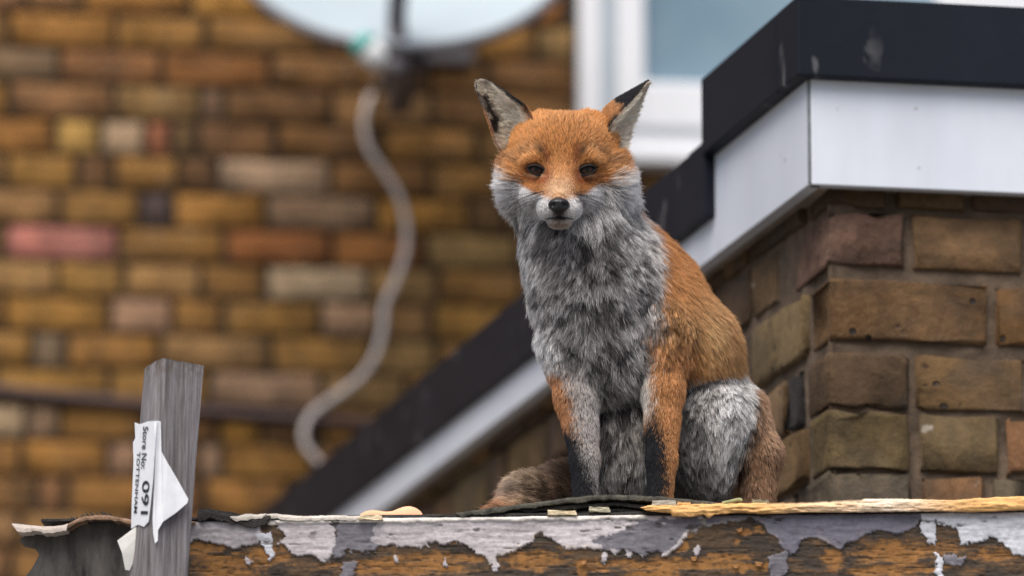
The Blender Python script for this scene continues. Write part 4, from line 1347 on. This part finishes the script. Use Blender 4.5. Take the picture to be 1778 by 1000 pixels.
# ---------------------------------------------------------------- coat: colour, length and lie of the hair at every vertex
U_, V_ = UVf(FV)
Yf = FV[:, 1]
n_ = len(FV)
def isr(*t): return np.isin(FR, [TI[x] for x in t if x in TI])
HEAD = isr('head', 'cheek', 'muzzle', 'chin')
EAR = FR >= 100
def L3(c): return np.array(lin(c))
tip = np.tile(L3((216, 148, 84)), (n_, 1)); root = np.tile(L3((118, 68, 36)), (n_, 1))
nz1 = fbm(FV, 30, 1, 4); nz2 = fbm(FV, 9, 2, 3); nz3 = fbm(FV, 60, 3, 3)
wU = U_ + (nz1 - .5) * 26 + (nz2 - .5) * 10; wV = V_ + (fbm(FV, 28, 5, 4) - .5) * 26 + (fbm(FV, 9, 6, 2) - .5) * 10
def put(m, ct, cr):
    global tip, root
    m = np.clip(m, 0, 1)[:, None]
    tip = tip + (L3(ct) - tip) * m; root = root + (L3(cr) - root) * m
def blob(u, v, ru, rv, ang=0, p=1.0, W=True):
    x, y = (wU if W else U_) - u, (wV if W else V_) - v
    a = math.radians(ang); x, y = x * math.cos(a) + y * math.sin(a), -x * math.sin(a) + y * math.cos(a)
    return np.exp(-((x / ru) ** 2 + (y / rv) ** 2) ** p)
# body
BODY = ~HEAD & ~EAR
put(BODY * blob(1235, 570, 64, 76), (228, 182, 126), (140, 102, 66))
put(BODY * blob(1300, 640, 40, 40), (206, 160, 108), (128, 92, 60))
put(BODY * blob(1190, 600, 18, 60) * 0.5, (170, 112, 62), (100, 64, 40))
put(BODY * (nz1 > .5) * 0.18, (150, 96, 56), (90, 56, 36))
# chest bib
bib = sst(np.interp(wV, [300, 350, 400, 450, 500, 560, 600, 650, 700], [1112, 1110, 1132, 1146, 1146, 1152, 1144, 1132, 1120]) - wU, -8, 8) * (~EAR) * (~isr('tail', 'haunch', 'hind')) * sst(V_, 330, 380)
bib = bib * (BODY | HEAD)
put(bib, (206, 204, 206), (58, 54, 56))
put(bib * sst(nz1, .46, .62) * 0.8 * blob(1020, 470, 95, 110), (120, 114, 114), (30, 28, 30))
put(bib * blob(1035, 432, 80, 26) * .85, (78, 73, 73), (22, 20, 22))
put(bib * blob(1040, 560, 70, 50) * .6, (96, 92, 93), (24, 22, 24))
put(bib * blob(1070, 520, 60, 60) * .5, (150, 146, 148), (34, 32, 34))
put(bib * blob(990, 620, 34, 60) * .9, (74, 71, 74), (18, 17, 20))
put(bib * blob(1120, 590, 20, 36) * .85, (110, 106, 108), (26, 25, 28))
put(bib * blob(1060, 640, 40, 60) * .5, (130, 122, 116), (40, 38, 38))
put(bib * sst(-(wU - np.interp(wV, [380, 450, 500, 580, 650], [916, 926, 932, 954, 990])), -16, 12), (240, 241, 245), (196, 195, 198))
put(bib * blob(1128, 440, 20, 60) * .8, (214, 206, 202), (120, 110, 106))
# belly between the fore legs and the grey front of the haunch
put(isr('belly') * 1.0, (196, 190, 186), (96, 92, 90))
put(isr('belly') * blob(1085, 700, 60, 70) * .7, (104, 98, 96), (40, 38, 38))
gh = sst(poly_sd(wU, wV, [(1150, 655), (1200, 656), (1250, 650), (1302, 640), (1314, 668), (1308, 740), (1294, 800), (1276, 850), (1268, 960), (1120, 960), (1120, 800)]), -7, 7) * (isr('haunch', 'hind', 'torso', 'belly') & (V_ > 600))
put(gh, (202, 198, 196), (62, 60, 62))
put(gh * blob(1205, 760, 34, 90) * .75, (120, 118, 120), (36, 35, 38))
put(gh * blob(1230, 860, 50, 40) * .6, (130, 126, 126), (34, 33, 35))
put(gh * blob(1280, 700, 26, 60) * .9, (240, 239, 240), (176, 174, 176))
br = (isr('hind') | (isr('haunch') & (U_ > 1285))) * (1 - gh)
put(br, (176, 132, 98), (66, 48, 36))
put(br * blob(1345, 720, 20, 80) * .6, (206, 170, 138), (90, 66, 50))
put(br * blob(1290, 840, 22, 60) * .8, (96, 72, 58), (36, 28, 24))
# fore legs
lr = isr('legR') * 1.0
put(lr * sst(V_, 560, 600), (214, 148, 90), (132, 80, 46))
put(lr * sst(1134 - U_, -6, 4) * sst(V_, 590, 620) * (1 - sst(V_, 700, 745)), (214, 206, 200), (120, 112, 108))
put(lr * sst(poly_sd(wU, wV, [(1100, 742), (1128, 738), (1138, 700), (1150, 735), (1156, 800), (1160, 850), (1160, 960), (1100, 960)]), -6, 5), (26, 27, 33), (12, 12, 15))
ll = isr('legL') * 1.0
put(ll * sst(V_, 600, 640), (186, 180, 178), (58, 54, 54))
put(ll * sst(poly_sd(wU, wV, [(950, 640), (975, 640), (990, 690), (1006, 760), (1000, 790), (950, 780)]), -6, 5), (198, 134, 82), (104, 66, 42))
put(ll * sst(poly_sd(wU, wV, [(960, 745), (994, 738), (1008, 775), (1022, 812), (1036, 850), (1036, 960), (960, 960)]), -5, 4), (28, 29, 35), (12, 12, 15))
put(ll * blob(1046, 780, 8, 60) * .6, (170, 130, 100), (90, 70, 60))
# tail
tl = isr('tail') * 1.0
put(tl, (206, 180, 156), (82, 66, 56))
put(tl * blob(868, V0 - 30, 34, 26), (206, 140, 92), (104, 66, 44))
put(tl * sst(U_, 940, 985) * .8, (110, 88, 76), (30, 24, 22))
# face
hd = (HEAD | EAR) * 1.0
put(HEAD * 1.0 * (1 - bib), (220, 148, 80), (134, 74, 34))
put(HEAD * (1 - bib) * blob(985, 215, 60, 40) * .35, (222, 158, 100), (120, 72, 44))
line = np.interp(wU, [840, 862, 885, 905, 928, 945, 957, 964, 978, 986, 1000, 1012, 1032, 1056, 1080, 1112, 1140], [288, 290, 297, 312, 334, 343, 350, 420, 420, 350, 345, 338, 326, 308, 295, 292, 292])
wh = (HEAD | (isr('neck') & (V_ < 390) & (U_ < 1100))) * sst(V_ + (wV - V_) * 0.35 - line, -5, 6)
put(wh, (236, 236, 240), (206, 204, 206))
put(wh * blob(905, 352, 26, 30, 20) * .55, (150, 145, 144), (70, 66, 66))
put(wh * blob(1046, 352, 36, 26, -15) * .5, (156, 150, 148), (74, 70, 70))
put(wh * blob(1030, 392, 40, 16) * .7, (138, 128, 118), (60, 54, 50))
put(wh * blob(918, 388, 34, 16) * .7, (132, 124, 116), (56, 52, 50))
put(wh * blob(868, 330, 16, 50) * .6, (238, 238, 242), (180, 178, 180))
for s_ in (-1, 1): put(wh * blob(974 + s_ * 50, 343, 22, 12, s_ * -20, 1.3, False) * .95, (242, 242, 246), (220, 218, 220))
MZ = isr('muzzle', 'chin', 'head') * 1.0
put(MZ * blob(972, 328, 23, 26, 0, 1.6, False) , (240, 200, 158), (216, 166, 122))
put(MZ * blob(972, 296, 16, 26, 0, 1.4, False) * .7, (214, 148, 86), (150, 92, 52))
for s in (-1, 1):
    cx = 976
    put(MZ * blob(cx + s * 29, 306, 11, 17, s * -25, 1.4, False) * .95, (140, 66, 28), (84, 38, 18))
    put(MZ * blob(cx + s * 25, 270, 8, 20, s * 12, 1.3, False) * .85, (152, 78, 36), (90, 44, 22))
    put(MZ * blob(cx + s * 34, 264, 6, 9, s * 30, 1.3, False) * .95, (66, 44, 30), (40, 26, 20))
    put(HEAD * blob(cx + s * 92, 284, 22, 9, s * 22, 1.2, False) * .7, (126, 92, 66), (72, 50, 38))
    put(HEAD * blob(cx + s * 62, 262, 26, 9, s * 20, 1.2, False) * .45, (222, 172, 122), (120, 78, 50))
    put(MZ * blob(cx + s * 46, 310, 22, 7, s * -12, 1.3, False) * .8, (172, 86, 36), (104, 50, 24))
    pdm = MZ * blob(971 + s * 23, 362, 15, 20, 0, 2.0, False)
    put(pdm, (246, 246, 250), (232, 230, 232))
    put(MZ * blob(971 + s * 42, 354, 5, 12, s * -25, 1.2, False) * .7, (140, 128, 128), (90, 80, 80))
for s in (-1, 1):
    put(HEAD * blob(976.3 + s * 44.5, 304.5, 15, 2.6, s * -6, 1.5, False) * .85, (236, 196, 156), (190, 140, 100))
    for du, dv in ((8, 205), (22, 212), (14, 222), (32, 202)):
        put(HEAD * blob(984 + s * du + 3, dv, 1.6, 7, s * 8, 1.2, False) * .55, (110, 64, 34), (70, 40, 24))
put(isr('chin', 'muzzle') * blob(972, 388, 24, 8, 0, 1.8, False), (180, 158, 144), (140, 120, 110))
put(isr('chin', 'muzzle') * blob(972, 377.5, 21, 2.2, 0, 1.2, False) * .9, (54, 42, 42), (40, 30, 30))
put(isr('chin', 'muzzle') * blob(971, 371, 3, 6, 0, 1.2, False) * .7, (80, 66, 66), (60, 50, 50))
# ears
for base, wide in ((100, 1), (102, 0)):
    bk, inr = (FR == base) * 1.0, (FR == base + 1) * 1.0
    put(bk, (24, 22, 26), (12, 11, 14))
    if base == 100:
        put(bk * sst(V_, 175, 195), (190, 122, 66), (110, 66, 40))
        put(inr, (232, 216, 196), (160, 142, 128))
        put(inr * sst(poly_sd(wU, wV, [(834, 158), (850, 160), (864, 184), (878, 206), (880, 232), (862, 238), (846, 204)]), -5, 6), (66, 57, 54), (40, 34, 33))
        put(inr * blob(872, 246, 12, 14), (206, 190, 176), (150, 134, 124))
    else:
        put(bk * sst(poly_sd(wU, wV, [(1020, 178), (1060, 172), (1078, 180), (1076, 196), (1056, 212), (1050, 235), (1060, 262), (1010, 262)]), -4, 5), (206, 140, 82), (122, 76, 44))
        put(inr, (250, 230, 206), (232, 208, 182))
        put(inr * blob(1078, 238, 20, 20) * .7, (206, 190, 180), (150, 136, 128))

# length (px), lift, lie
Ln = np.full(n_, 32.0); lift = np.full(n_, 0.30); dens = np.ones(n_); curl = np.full(n_, 0.12); clm = np.full(n_, 0.45)
def setp(m, L=None, lf=None, de=None, cu=None, cl=None):
    for a, v in ((Ln, L), (lift, lf), (dens, de), (curl, cu), (clm, cl)):
        if v is not None: a[:] = a + (v - a) * np.clip(m, 0, 1)
setp(isr('torso') * 1.0, 30, .22, 1, .10, .5)
setp(isr('chest', 'neck') * 1.0, 34, .42, 1.15, .28, .5)
setp(isr('belly') * 1.0, 42, .35, .9, .25, .7)
setp(isr('haunch') * 1.0, 32, .30, 1, .22, .6)
setp(isr('hind') * 1.0, 20, .30, 1, .12, .45)
setp(lr, 14, .22, 1.2, .06, .35); setp(ll, 16, .24, 1.2, .10, .4)
setp((lr + ll) * sst(V_, 700, 790), 8, .20, 1.5, .04, .2)
setp((lr + ll) * (1 - sst(V_, 600, 680)), 28, .32, 1.1, .2, .6)
setp(tl, 34, .5, 1.1, .2, .4)
setp(isr('head') * 1.0, 17, .38, 1.5, .09, .35)
setp(isr('cheek') * 1.0, 38, .46, 1.4, .14, .5)
setp(isr('muzzle', 'chin') * 1.0, 5.0, .20, 2.2, .03, .1)
dnose = np.linalg.norm(FV - FX(971, 356, -92), axis=1)
setp(HEAD * (1 - sst(dnose, 60, 120)), 5.5, .2, 2.2, .03, .1)
setp(HEAD * blob(976, 285, 60, 26, 0, 1.5, False) * (Yf < 60), 8, .22, 2.0, .03, .2)
setp(HEAD * (Yf < 90) * np.clip(sum(blob(976 + s * 45, 293, 24, 16, 0, 2, False) for s in (-1, 1)), 0, 1), 5, .15, 2.2, .02, .1)
eL, eR = (FR == 100) | (FR == 102), (FR == 101) | (FR == 103)
setp(eL * 1.0, 7, .25, 2.0, .05, .2)
setp(eR * 1.0, 22, .30, 1.4, .10, .45)
Ln *= 0.85 + 0.35 * nz1
Ln *= 1 - 0.6 * (FR == 101) * sst(poly_sd(U_, V_, [(834, 158), (850, 160), (864, 184), (878, 206), (880, 232), (862, 238), (846, 204)]), -5, 6)
for tp_ in (FX(832, 135, 85), FX(1130, 136, 80)):
    Ln[EAR] *= np.clip(np.linalg.norm(FV[EAR] - tp_, axis=1) / 70, 0.3, 1)
# lie of the hair (in fox axes)
nosep = FX(971, 352, -95)
g = np.zeros((n_, 3))
g[:] = (0.25, 0.35, -1.0)
def lie(m, vec):
    g[m] = vec
lie(isr('torso'), (0.45, 0.45, -0.8))
lie(isr('chest'), (-0.05, -0.05, -1)); 
cm = isr('chest', 'neck')
g[cm, 0] = (U_[cm] - 1015) / 150.0
lie(isr('belly'), (0.05, -0.2, -1))
lie(isr('haunch'), (0.05, -0.25, -1)); lie(isr('hind'), (0.25, 0.1, -1))
lie(isr('legL', 'legR'), (0, 0.05, -1))
lie(isr('tail'), (-1, -0.55, 0.15))
hv = FV - nosep
hv = hv / (np.linalg.norm(hv, axis=1, keepdims=True) + 1e-6)
hm = HEAD
g[hm] = hv[hm]
low = HEAD * sst(V_, 300, 350)
g[:, 2] -= 0.55 * low * (np.abs(U_ - 976) > 40)
g[:, 0] += 0.5 * low * np.sign(U_ - 976) * (np.abs(U_ - 976) > 40)
earax = {100: FX(832, 135, 85) - FX(893, 225, 60), 102: FX(1130, 136, 80) - FX(1068, 225, 60)}
for b_ in (100, 102):
    a_ = earax[b_] / np.linalg.norm(earax[b_])
    g[FR == b_] = a_
    if b_ == 100: g[FR == 101] = a_ * 0.35 + np.array([-0.9, -0.2, -0.1])
    else: g[FR == 103] = a_ * 0.5 + np.array([0.8, 0.2, 0.0])
gs = g / (np.linalg.norm(g, axis=1, keepdims=True) + 1e-6)
gs[:nbase] = lap(gs[:nbase], 14, 0.6)
A_ = np.stack([Ln, lift, dens, curl, clm], 1)
A_[:nbase] = lap(A_[:nbase], 5, 0.6)
Ln, lift, dens, curl, clm = A_.T
tip[:nbase] = lap(tip[:nbase], 1, 0.4); root[:nbase] = lap(root[:nbase], 1, 0.4)

# bare places: eyes, nose, lips
EYES = [dict(c=(931.5, 293), w=14.6, h=8.4, ang=12), dict(c=(1021.0, 293), w=15.0, h=8.4, ang=-12)]
bare = np.zeros(n_, bool)
for e in EYES:
    x, y = U_ - e['c'][0], V_ - e['c'][1]; a = math.radians(e['ang'])
    x, y = x * math.cos(a) + y * math.sin(a), -x * math.sin(a) + y * math.cos(a)
    bare |= ((x / (e['w'] + 1.5)) ** 2 + (y / (e['h'] + 1.0)) ** 2 < 1) & HEAD & (Yf < 90)
bare |= ((U_ - 970.5) ** 2 / 18 ** 2 + (V_ - 356) ** 2 / 14.5 ** 2 < 1) & (Yf < -50)
dens[bare] = 0

# ---------------------------------------------------------------- skin object
fox = thing('fox', 'red fox with grey chest and black forelegs sitting on the felted roof edge', 'fox', tuple(FO))
def toW(p): return np.asarray(p) * PXM
skin_v = toW(FV - FN * 1.0)
sme = mesh_from('body', skin_v.tolist(), [tuple(x) for x in FQ.tolist()], True)
skin_c = root * 0.9
skin_c[bare] = L3((30, 24, 22))
set_col(sme, skin_c)
m, nt, bs = mat_new('fox_skin')
a = nd(nt, 'ShaderNodeAttribute', attribute_name='col'); nt.links.new(a.outputs['Color'], bs.inputs['Base Color']); bs.inputs['Roughness'].default_value = 0.8
M['skin'] = m
body = bpy.data.objects.new('body', sme); COL.objects.link(body); sme.materials.append(m); body.parent = fox

# ---------------------------------------------------------------- fur
T = orient(FV, FQ)
tn = np.cross(FV[T[:, 1]] - FV[T[:, 0]], FV[T[:, 2]] - FV[T[:, 0]])
area = 0.5 * np.linalg.norm(tn, axis=1)
fn = tn / (2 * area[:, None] + 1e-9)
face_cam = sst(-fn[:, 1], -0.6, -0.1) * 0.8 + 0.2
wgt = area * dens[T].mean(1) * (dens[T].min(1) > 0) * face_cam
NH = 420000
def make_fur(NH, seed):
    r = np.random.default_rng(seed)
    ti = r.choice(len(T), NH, p=wgt / wgt.sum())
    b1, b2 = r.random(NH), r.random(NH); fl = b1 + b2 > 1; b1[fl], b2[fl] = 1 - b1[fl], 1 - b2[fl]
    bw = np.stack([1 - b1 - b2, b1, b2], 1)
    def it(A): return np.einsum('ij,ij...->i...', bw, A[T[ti]])
    p = it(FV); n = it(FN); n /= np.linalg.norm(n, axis=1, keepdims=True) + 1e-9
    gg = it(gs); gg = gg - n * np.einsum('ij,ij->i', gg, n)[:, None]
    gg /= np.linalg.norm(gg, axis=1, keepdims=True) + 1e-6
    # swirl by noise so that locks differ
    sw = (fbm(p, 26, 71, 3) - .5) * 1.5 + (fbm(p, 8, 72, 2) - .5) * 1.0
    sd = np.cross(n, gg)
    amt = it(curl)[:, None] * 3.0
    gg = gg + sd * (sw[:, None] * np.clip(amt, 0.2, 1.2)) + r.normal(0, 0.10, (NH, 3))
    gg /= np.linalg.norm(gg, axis=1, keepdims=True) + 1e-6
    L = it(Ln) * r.uniform(0.65, 1.2, NH) * np.where(r.random(NH) < 0.05, 1.25, 1.0)
    lf = np.clip(it(lift) * (0.7 + 0.6 * fbm(p, 14, 73, 2)) + r.normal(0, 0.05, NH), 0.03, 0.9)
    kv = kdtree.KDTree(len(FV))
    for i, q in enumerate(FV): kv.insert(q, i)
    kv.balance()
    legm = np.isin(FR[T[ti][:, 0]], [TI['legL'], TI['legR']]) * 5.0
    hdm = np.isin(FR[T[ti][:, 0]], [TI[x_] for x_ in ('head', 'muzzle', 'chin')])
    pj = p + r.normal(0, 1, (NH, 3)) * (0.6 + np.where(hdm, 0.05, 0.11) * L + legm)[:, None]
    nv = np.fromiter((kv.find(x)[1] for x in pj), dtype=np.int64, count=NH)
    own_ear = FR[T[ti][:, 0]]
    okc = (FR[nv] >= 100) == (own_ear >= 100)
    okc &= (own_ear < 100) | (FR[nv] == own_ear)
    tc, rc = it(tip), it(root)
    tc[okc] = tip[nv[okc]]; rc[okc] = root[nv[okc]]
    cl = it(clm); cu = it(curl)
    K = 6
    t = np.linspace(0, 1, K)
    pts = np.zeros((NH, K, 3))
    pts[:, 0] = p - n * 0.8
    d0 = n * (lf * 1.5 + 0.12)[:, None] + gg
    ph = r.uniform(0, 6.28, NH)
    for k in range(1, K):
        f = t[k]
        d = d0 * 1.0 - n * (f * lf * 1.1)[:, None] + np.array([0, 0, -0.10 * f])
        d /= np.linalg.norm(d, axis=1, keepdims=True)
        d = d + sd * (np.sin(ph + f * 7.0) * cu * 0.9)[:, None]
        pts[:, k] = pts[:, k - 1] + d * (L / (K - 1))[:, None]
    # locks: pull the strands of one lock towards its leader
    nl = NH // 14
    lead = r.choice(NH, nl, replace=False)
    kd = kdtree.KDTree(nl)
    for i, q in enumerate(lead): kd.insert(p[q], i)
    kd.balance()
    own = np.fromiter((kd.find(x)[1] for x in p), dtype=np.int64, count=NH)
    ld = lead[own]
    far = np.linalg.norm(p - p[ld], axis=1)
    same = (far < 16) & (np.einsum('ij,ij->i', n, n[ld]) > 0.3)
    cw = cl * same
    tgt = pts[ld]
    for k in range(1, K):
        w = (cw * t[k] ** 1.3 * 0.85)[:, None]
        pts[:, k] += (tgt[:, k] + (p - p[ld]) * 0.12 - pts[:, k]) * w
    am = 0.16 + 1.7 * cu
    lv = (1 + (hsh(own, own * 0, own * 0, 5) - .55) * am) * np.clip(r.normal(1.0, 0.20 + 0.6 * cu), 0.3, 1.8)
    gap = 0.22 + 1.12 * sst(0.62 * fbm(p * np.array([1, 1, 0.55]), 15, 91, 3) + 0.38 * fbm(p, 5, 93, 2) + r.normal(0, .03, NH), 0.42, 0.58)
    lv = lv * (1 + (gap - 1) * np.clip((cu - 0.10) / 0.15, 0, 1))
    pl = (r.random(NH) ** 3)[:, None] * np.array([0.10, 0.09, 0.07]) * np.clip(tc.max(1) * 2.5, 0, 1)[:, None]
    wt = sst(tc.min(1), 0.25, 0.6)
    tc = np.clip((tc + pl) * lv[:, None] * (0.86 + 0.26 * wt)[:, None], 0, 0.92); rc = rc * lv[:, None] * 0.55
    s0 = 0.10 + 0.9 * cu
    mixk = np.clip((t[None] - s0[:, None]) / 0.45, 0, 1) ** 1.2
    col = rc[:, None, :] + (tc - rc)[:, None, :] * mixk[:, :, None]
    rad = np.clip(0.17 + 0.008 * L, 0.17, 0.34)[:, None] * np.array([0.9, 1.0, 0.95, 0.8, 0.55, 0.12])[None]
    return pts, col, rad
def curves_object(name, pts, col, rad, mat, parent):
    N, K, _ = pts.shape
    cv = bpy.data.hair_curves.new(name)
    cv.add_curves([K] * N)
    cv.attributes['position'].data.foreach_set('vector', toW(pts).astype(np.float32).ravel())
    ra = cv.attributes.get('radius') or cv.attributes.new('radius', 'FLOAT', 'POINT')
    ra.data.foreach_set('value', (rad * PXM).astype(np.float32).ravel())
    ca = cv.attributes.new('col', 'FLOAT_COLOR', 'POINT')
    c4 = np.ones((N * K, 4), np.float32); c4[:, :3] = col.reshape(-1, 3)
    ca.data.foreach_set('color', c4.ravel())
    cv.materials.append(mat)
    o = bpy.data.objects.new(name, cv); COL.objects.link(o); o.parent = parent
    return o
def mat_fur():
    m = bpy.data.materials.new('fox_fur'); m.use_nodes = True; nt = m.node_tree
    nt.nodes.remove(nt.nodes['Principled BSDF'])
    a = nd(nt, 'ShaderNodeAttribute', attribute_name='col')
    df = nd(nt, 'ShaderNodeBsdfDiffuse'); nt.links.new(a.outputs['Color'], df.inputs['Color'])
    hp = nd(nt, 'ShaderNodeBsdfHairPrincipled'); hp.parametrization = 'COLOR'
    nt.links.new(a.outputs['Color'], hp.inputs['Color'])
    hp.inputs['Roughness'].default_value = 0.4; hp.inputs['Radial Roughness'].default_value = 0.6
    mx = nd(nt, 'ShaderNodeMixShader'); mx.inputs[0].default_value = 0.30
    nt.links.new(df.outputs[0], mx.inputs[1]); nt.links.new(hp.outputs[0], mx.inputs[2])
    nt.links.new(mx.outputs[0], nt.nodes['Material Output'].inputs['Surface'])
    return m
M['fur'] = mat_fur()
fp, fcol, frad = make_fur(NH, 3)
fur = curves_object('fur', fp, fcol, frad, M['fur'], body)
fur['kind'] = 'stuff'
print('fur done')

# ---------------------------------------------------------------- eyes, nose, whiskers
def surf_y(u, v, rad=6):
    m = HEAD & ((U_ - u) ** 2 + (V_ - v) ** 2 < rad * rad) & (Yf < 90)
    return Yf[m].min() if m.any() else 0.0
def mat_eye():
    m, nt, bs = mat_new('dark_eye')
    a = nd(nt, 'ShaderNodeAttribute', attribute_name='col'); nt.links.new(a.outputs['Color'], bs.inputs['Base Color'])
    bs.inputs['Roughness'].default_value = 0.03; bs.inputs['Specular IOR Level'].default_value = 0.16
    return m
M['eye'] = mat_eye()
M['lid'] = mat_plain('black_eyelid', (0.010, 0.008, 0.008), 0.6, 0.2, 400, spec=0.15)
for e in EYES:
    cu_, cv_ = e['c']; a = math.radians(e['ang'])
    ys = surf_y(cu_, cv_, 9)
    nr_, na_ = 9, 36
    vs, fs, cs = [], [], []
    def alm(th, r):
        x = math.cos(th) * e['w'] * r; y = math.sin(th) * e['h'] * r * (1 - 0.28 * abs(math.cos(th)) ** 3)
        if y < 0: y *= 0.80
        inner = x * (1 if cu_ < 976 else -1)
        if inner > 0: x *= 1.25; y += 0.12 * abs(x) * r
        return x, y
    for i in range(nr_ + 1):
        r = i / nr_
        for j in range(na_):
            x, y = alm(2 * math.pi * j / na_, r)
            X_, Y_ = x * math.cos(a) - y * math.sin(a), x * math.sin(a) + y * math.cos(a)
            bl = 9.0 * math.sqrt(max(0, 1 - (x / 19) ** 2 - (y / 19) ** 2))
            vs.append(FX(cu_ + X_, cv_ + Y_, ys - bl + 5.5))
            di = math.hypot(x, y + 0.5)
            c = L3((8, 6, 6)) if di < 4.0 else (L3((48, 31, 21)) if di < 8.2 else L3((14, 10, 9)))
            cs.append(c * (0.6 if y < -2 else 1.0) if False else c)
    for i in range(nr_):
        for j in range(na_):
            fs.append((i * na_ + j, i * na_ + (j + 1) % na_, (i + 1) * na_ + (j + 1) % na_, (i + 1) * na_ + j))
    me = mesh_from('eye', toW(np.array(vs)).tolist(), fs, True); set_col(me, np.array(cs)); me.materials.append(M['eye'])
    eo = bpy.data.objects.new('eye', me); COL.objects.link(eo); eo.parent = fox
    rimp = []
    for th in np.linspace(0, 2 * math.pi, 41):
        x, y = alm(th, 1.03); X_, Y_ = x * math.cos(a) - y * math.sin(a), x * math.sin(a) + y * math.cos(a)
        bl = 9.0 * math.sqrt(max(0, 1 - (x / 19) ** 2 - (y / 19) ** 2))
        rimp.append(Vector(toW(FX(cu_ + X_, cv_ + Y_, ys - bl + 4.2))))
    rr_ = [PXM * (2.7 if 20 < i < 40 else 1.7) for i in range(41)]
    me = tube_mesh('eyelid', rimp, rr_, 8, False); me.materials.append(M['lid'])
    lo2 = bpy.data.objects.new('eyelid', me); COL.objects.link(lo2); lo2.parent = eo

def mat_nose():
    m, nt, bs = mat_new('black_wet_nose')
    v = coords(nt, 'Object'); vo = nd(nt, 'ShaderNodeTexVoronoi'); vo.inputs['Scale'].default_value = 900; nt.links.new(v, vo.inputs['Vector'])
    bs.inputs['Base Color'].default_value = (0.012, 0.012, 0.014, 1); bs.inputs['Roughness'].default_value = 0.33
    bump(nt, vo.outputs['Distance'], 0.25, 0.0006, bs)
    return m
M['nose'] = mat_nose()
vs, fs = [], []
NU, NV = 40, 24
for i in range(NV + 1):
    ph = math.pi * i / NV
    for j in range(NU):
        th_ = 2 * math.pi * j / NU
        x, y, z = math.sin(ph) * math.cos(th_), -math.cos(ph), math.sin(ph) * math.sin(th_)
        X_ = x * 19.0 * (1.0 - 0.22 * max(0, -z)); Z_ = z * (13.5 if z > 0 else 15.5) ; Y_ = y * 17
        if z > 0.2: Y_ += 5 * (z - 0.2)
        dd = 0
        for s in (-1, 1):
            q = ((X_ - s * 9.5) / 5.0) ** 2 + ((Z_ + 3.0) / 3.6) ** 2
            if y < 0: dd += 7.0 * math.exp(-q)
        if y < 0: dd += 1.6 * math.exp(-(X_ / 1.6) ** 2) * (1 if Z_ < 2 else 0)
        vs.append(FX(970.5, 355.5, -96) + np.array([X_, Y_ + dd, Z_]))
for i in range(NV):
    for j in range(NU):
        fs.append((i * NU + j, i * NU + (j + 1) % NU, (i + 1) * NU + (j + 1) % NU, (i + 1) * NU + j))
me = mesh_from('nose', toW(np.array(vs)).tolist(), fs, True); me.materials.append(M['nose'])
no = bpy.data.objects.new('nose', me); COL.objects.link(no); no.parent = fox

# lips
lipp = []
for u in np.linspace(947, 996, 15):
    v = 378.0 + 2.4 * (abs(u - 971.5) / 24.5) ** 2
    m_ = isr('muzzle', 'chin') & ((U_ - u) ** 2 + (V_ - v) ** 2 < 25) & (Yf < -20)
    y = Yf[m_].min() if m_.any() else -60
    lipp.append(Vector(toW(FX(u, v, y - 2.5))))
me = tube_mesh('mouth', lipp, [PXM * (0.6 + 0.8 * math.sin(math.pi * (i + .5) / 15)) for i in range(15)], 8); me.materials.append(M['lid'])
mo = bpy.data.objects.new('mouth', me); COL.objects.link(mo); mo.parent = fox
# whiskers
rw = random.Random(4)
wp, wc, wr = [], [], []
for s in (-1, 1):
    for k in range(12):
        a0 = FX(971 + s * rw.uniform(24, 38), rw.uniform(350, 368), 0); 
        a0[1] = surf_y(971 + s * 32, 358, 8) + rw.uniform(0, 8)
        Lw = rw.uniform(45, 85)
        dirw = np.array([s * 1.0, rw.uniform(0.1, 0.5), rw.uniform(-0.35, 0.12)]); dirw /= np.linalg.norm(dirw)
        wp.append([a0 + dirw * Lw * f + np.array([0, 0, -9 * f * f]) for f in np.linspace(0, 1, 6)])
        wc.append(np.tile(L3((30, 26, 26)), (6, 1))); wr.append(np.array([.4, .36, .3, .24, .18, .08]))
wh_o = curves_object('whiskers', np.array(wp), np.array(wc), np.array(wr), M['fur'], fox)
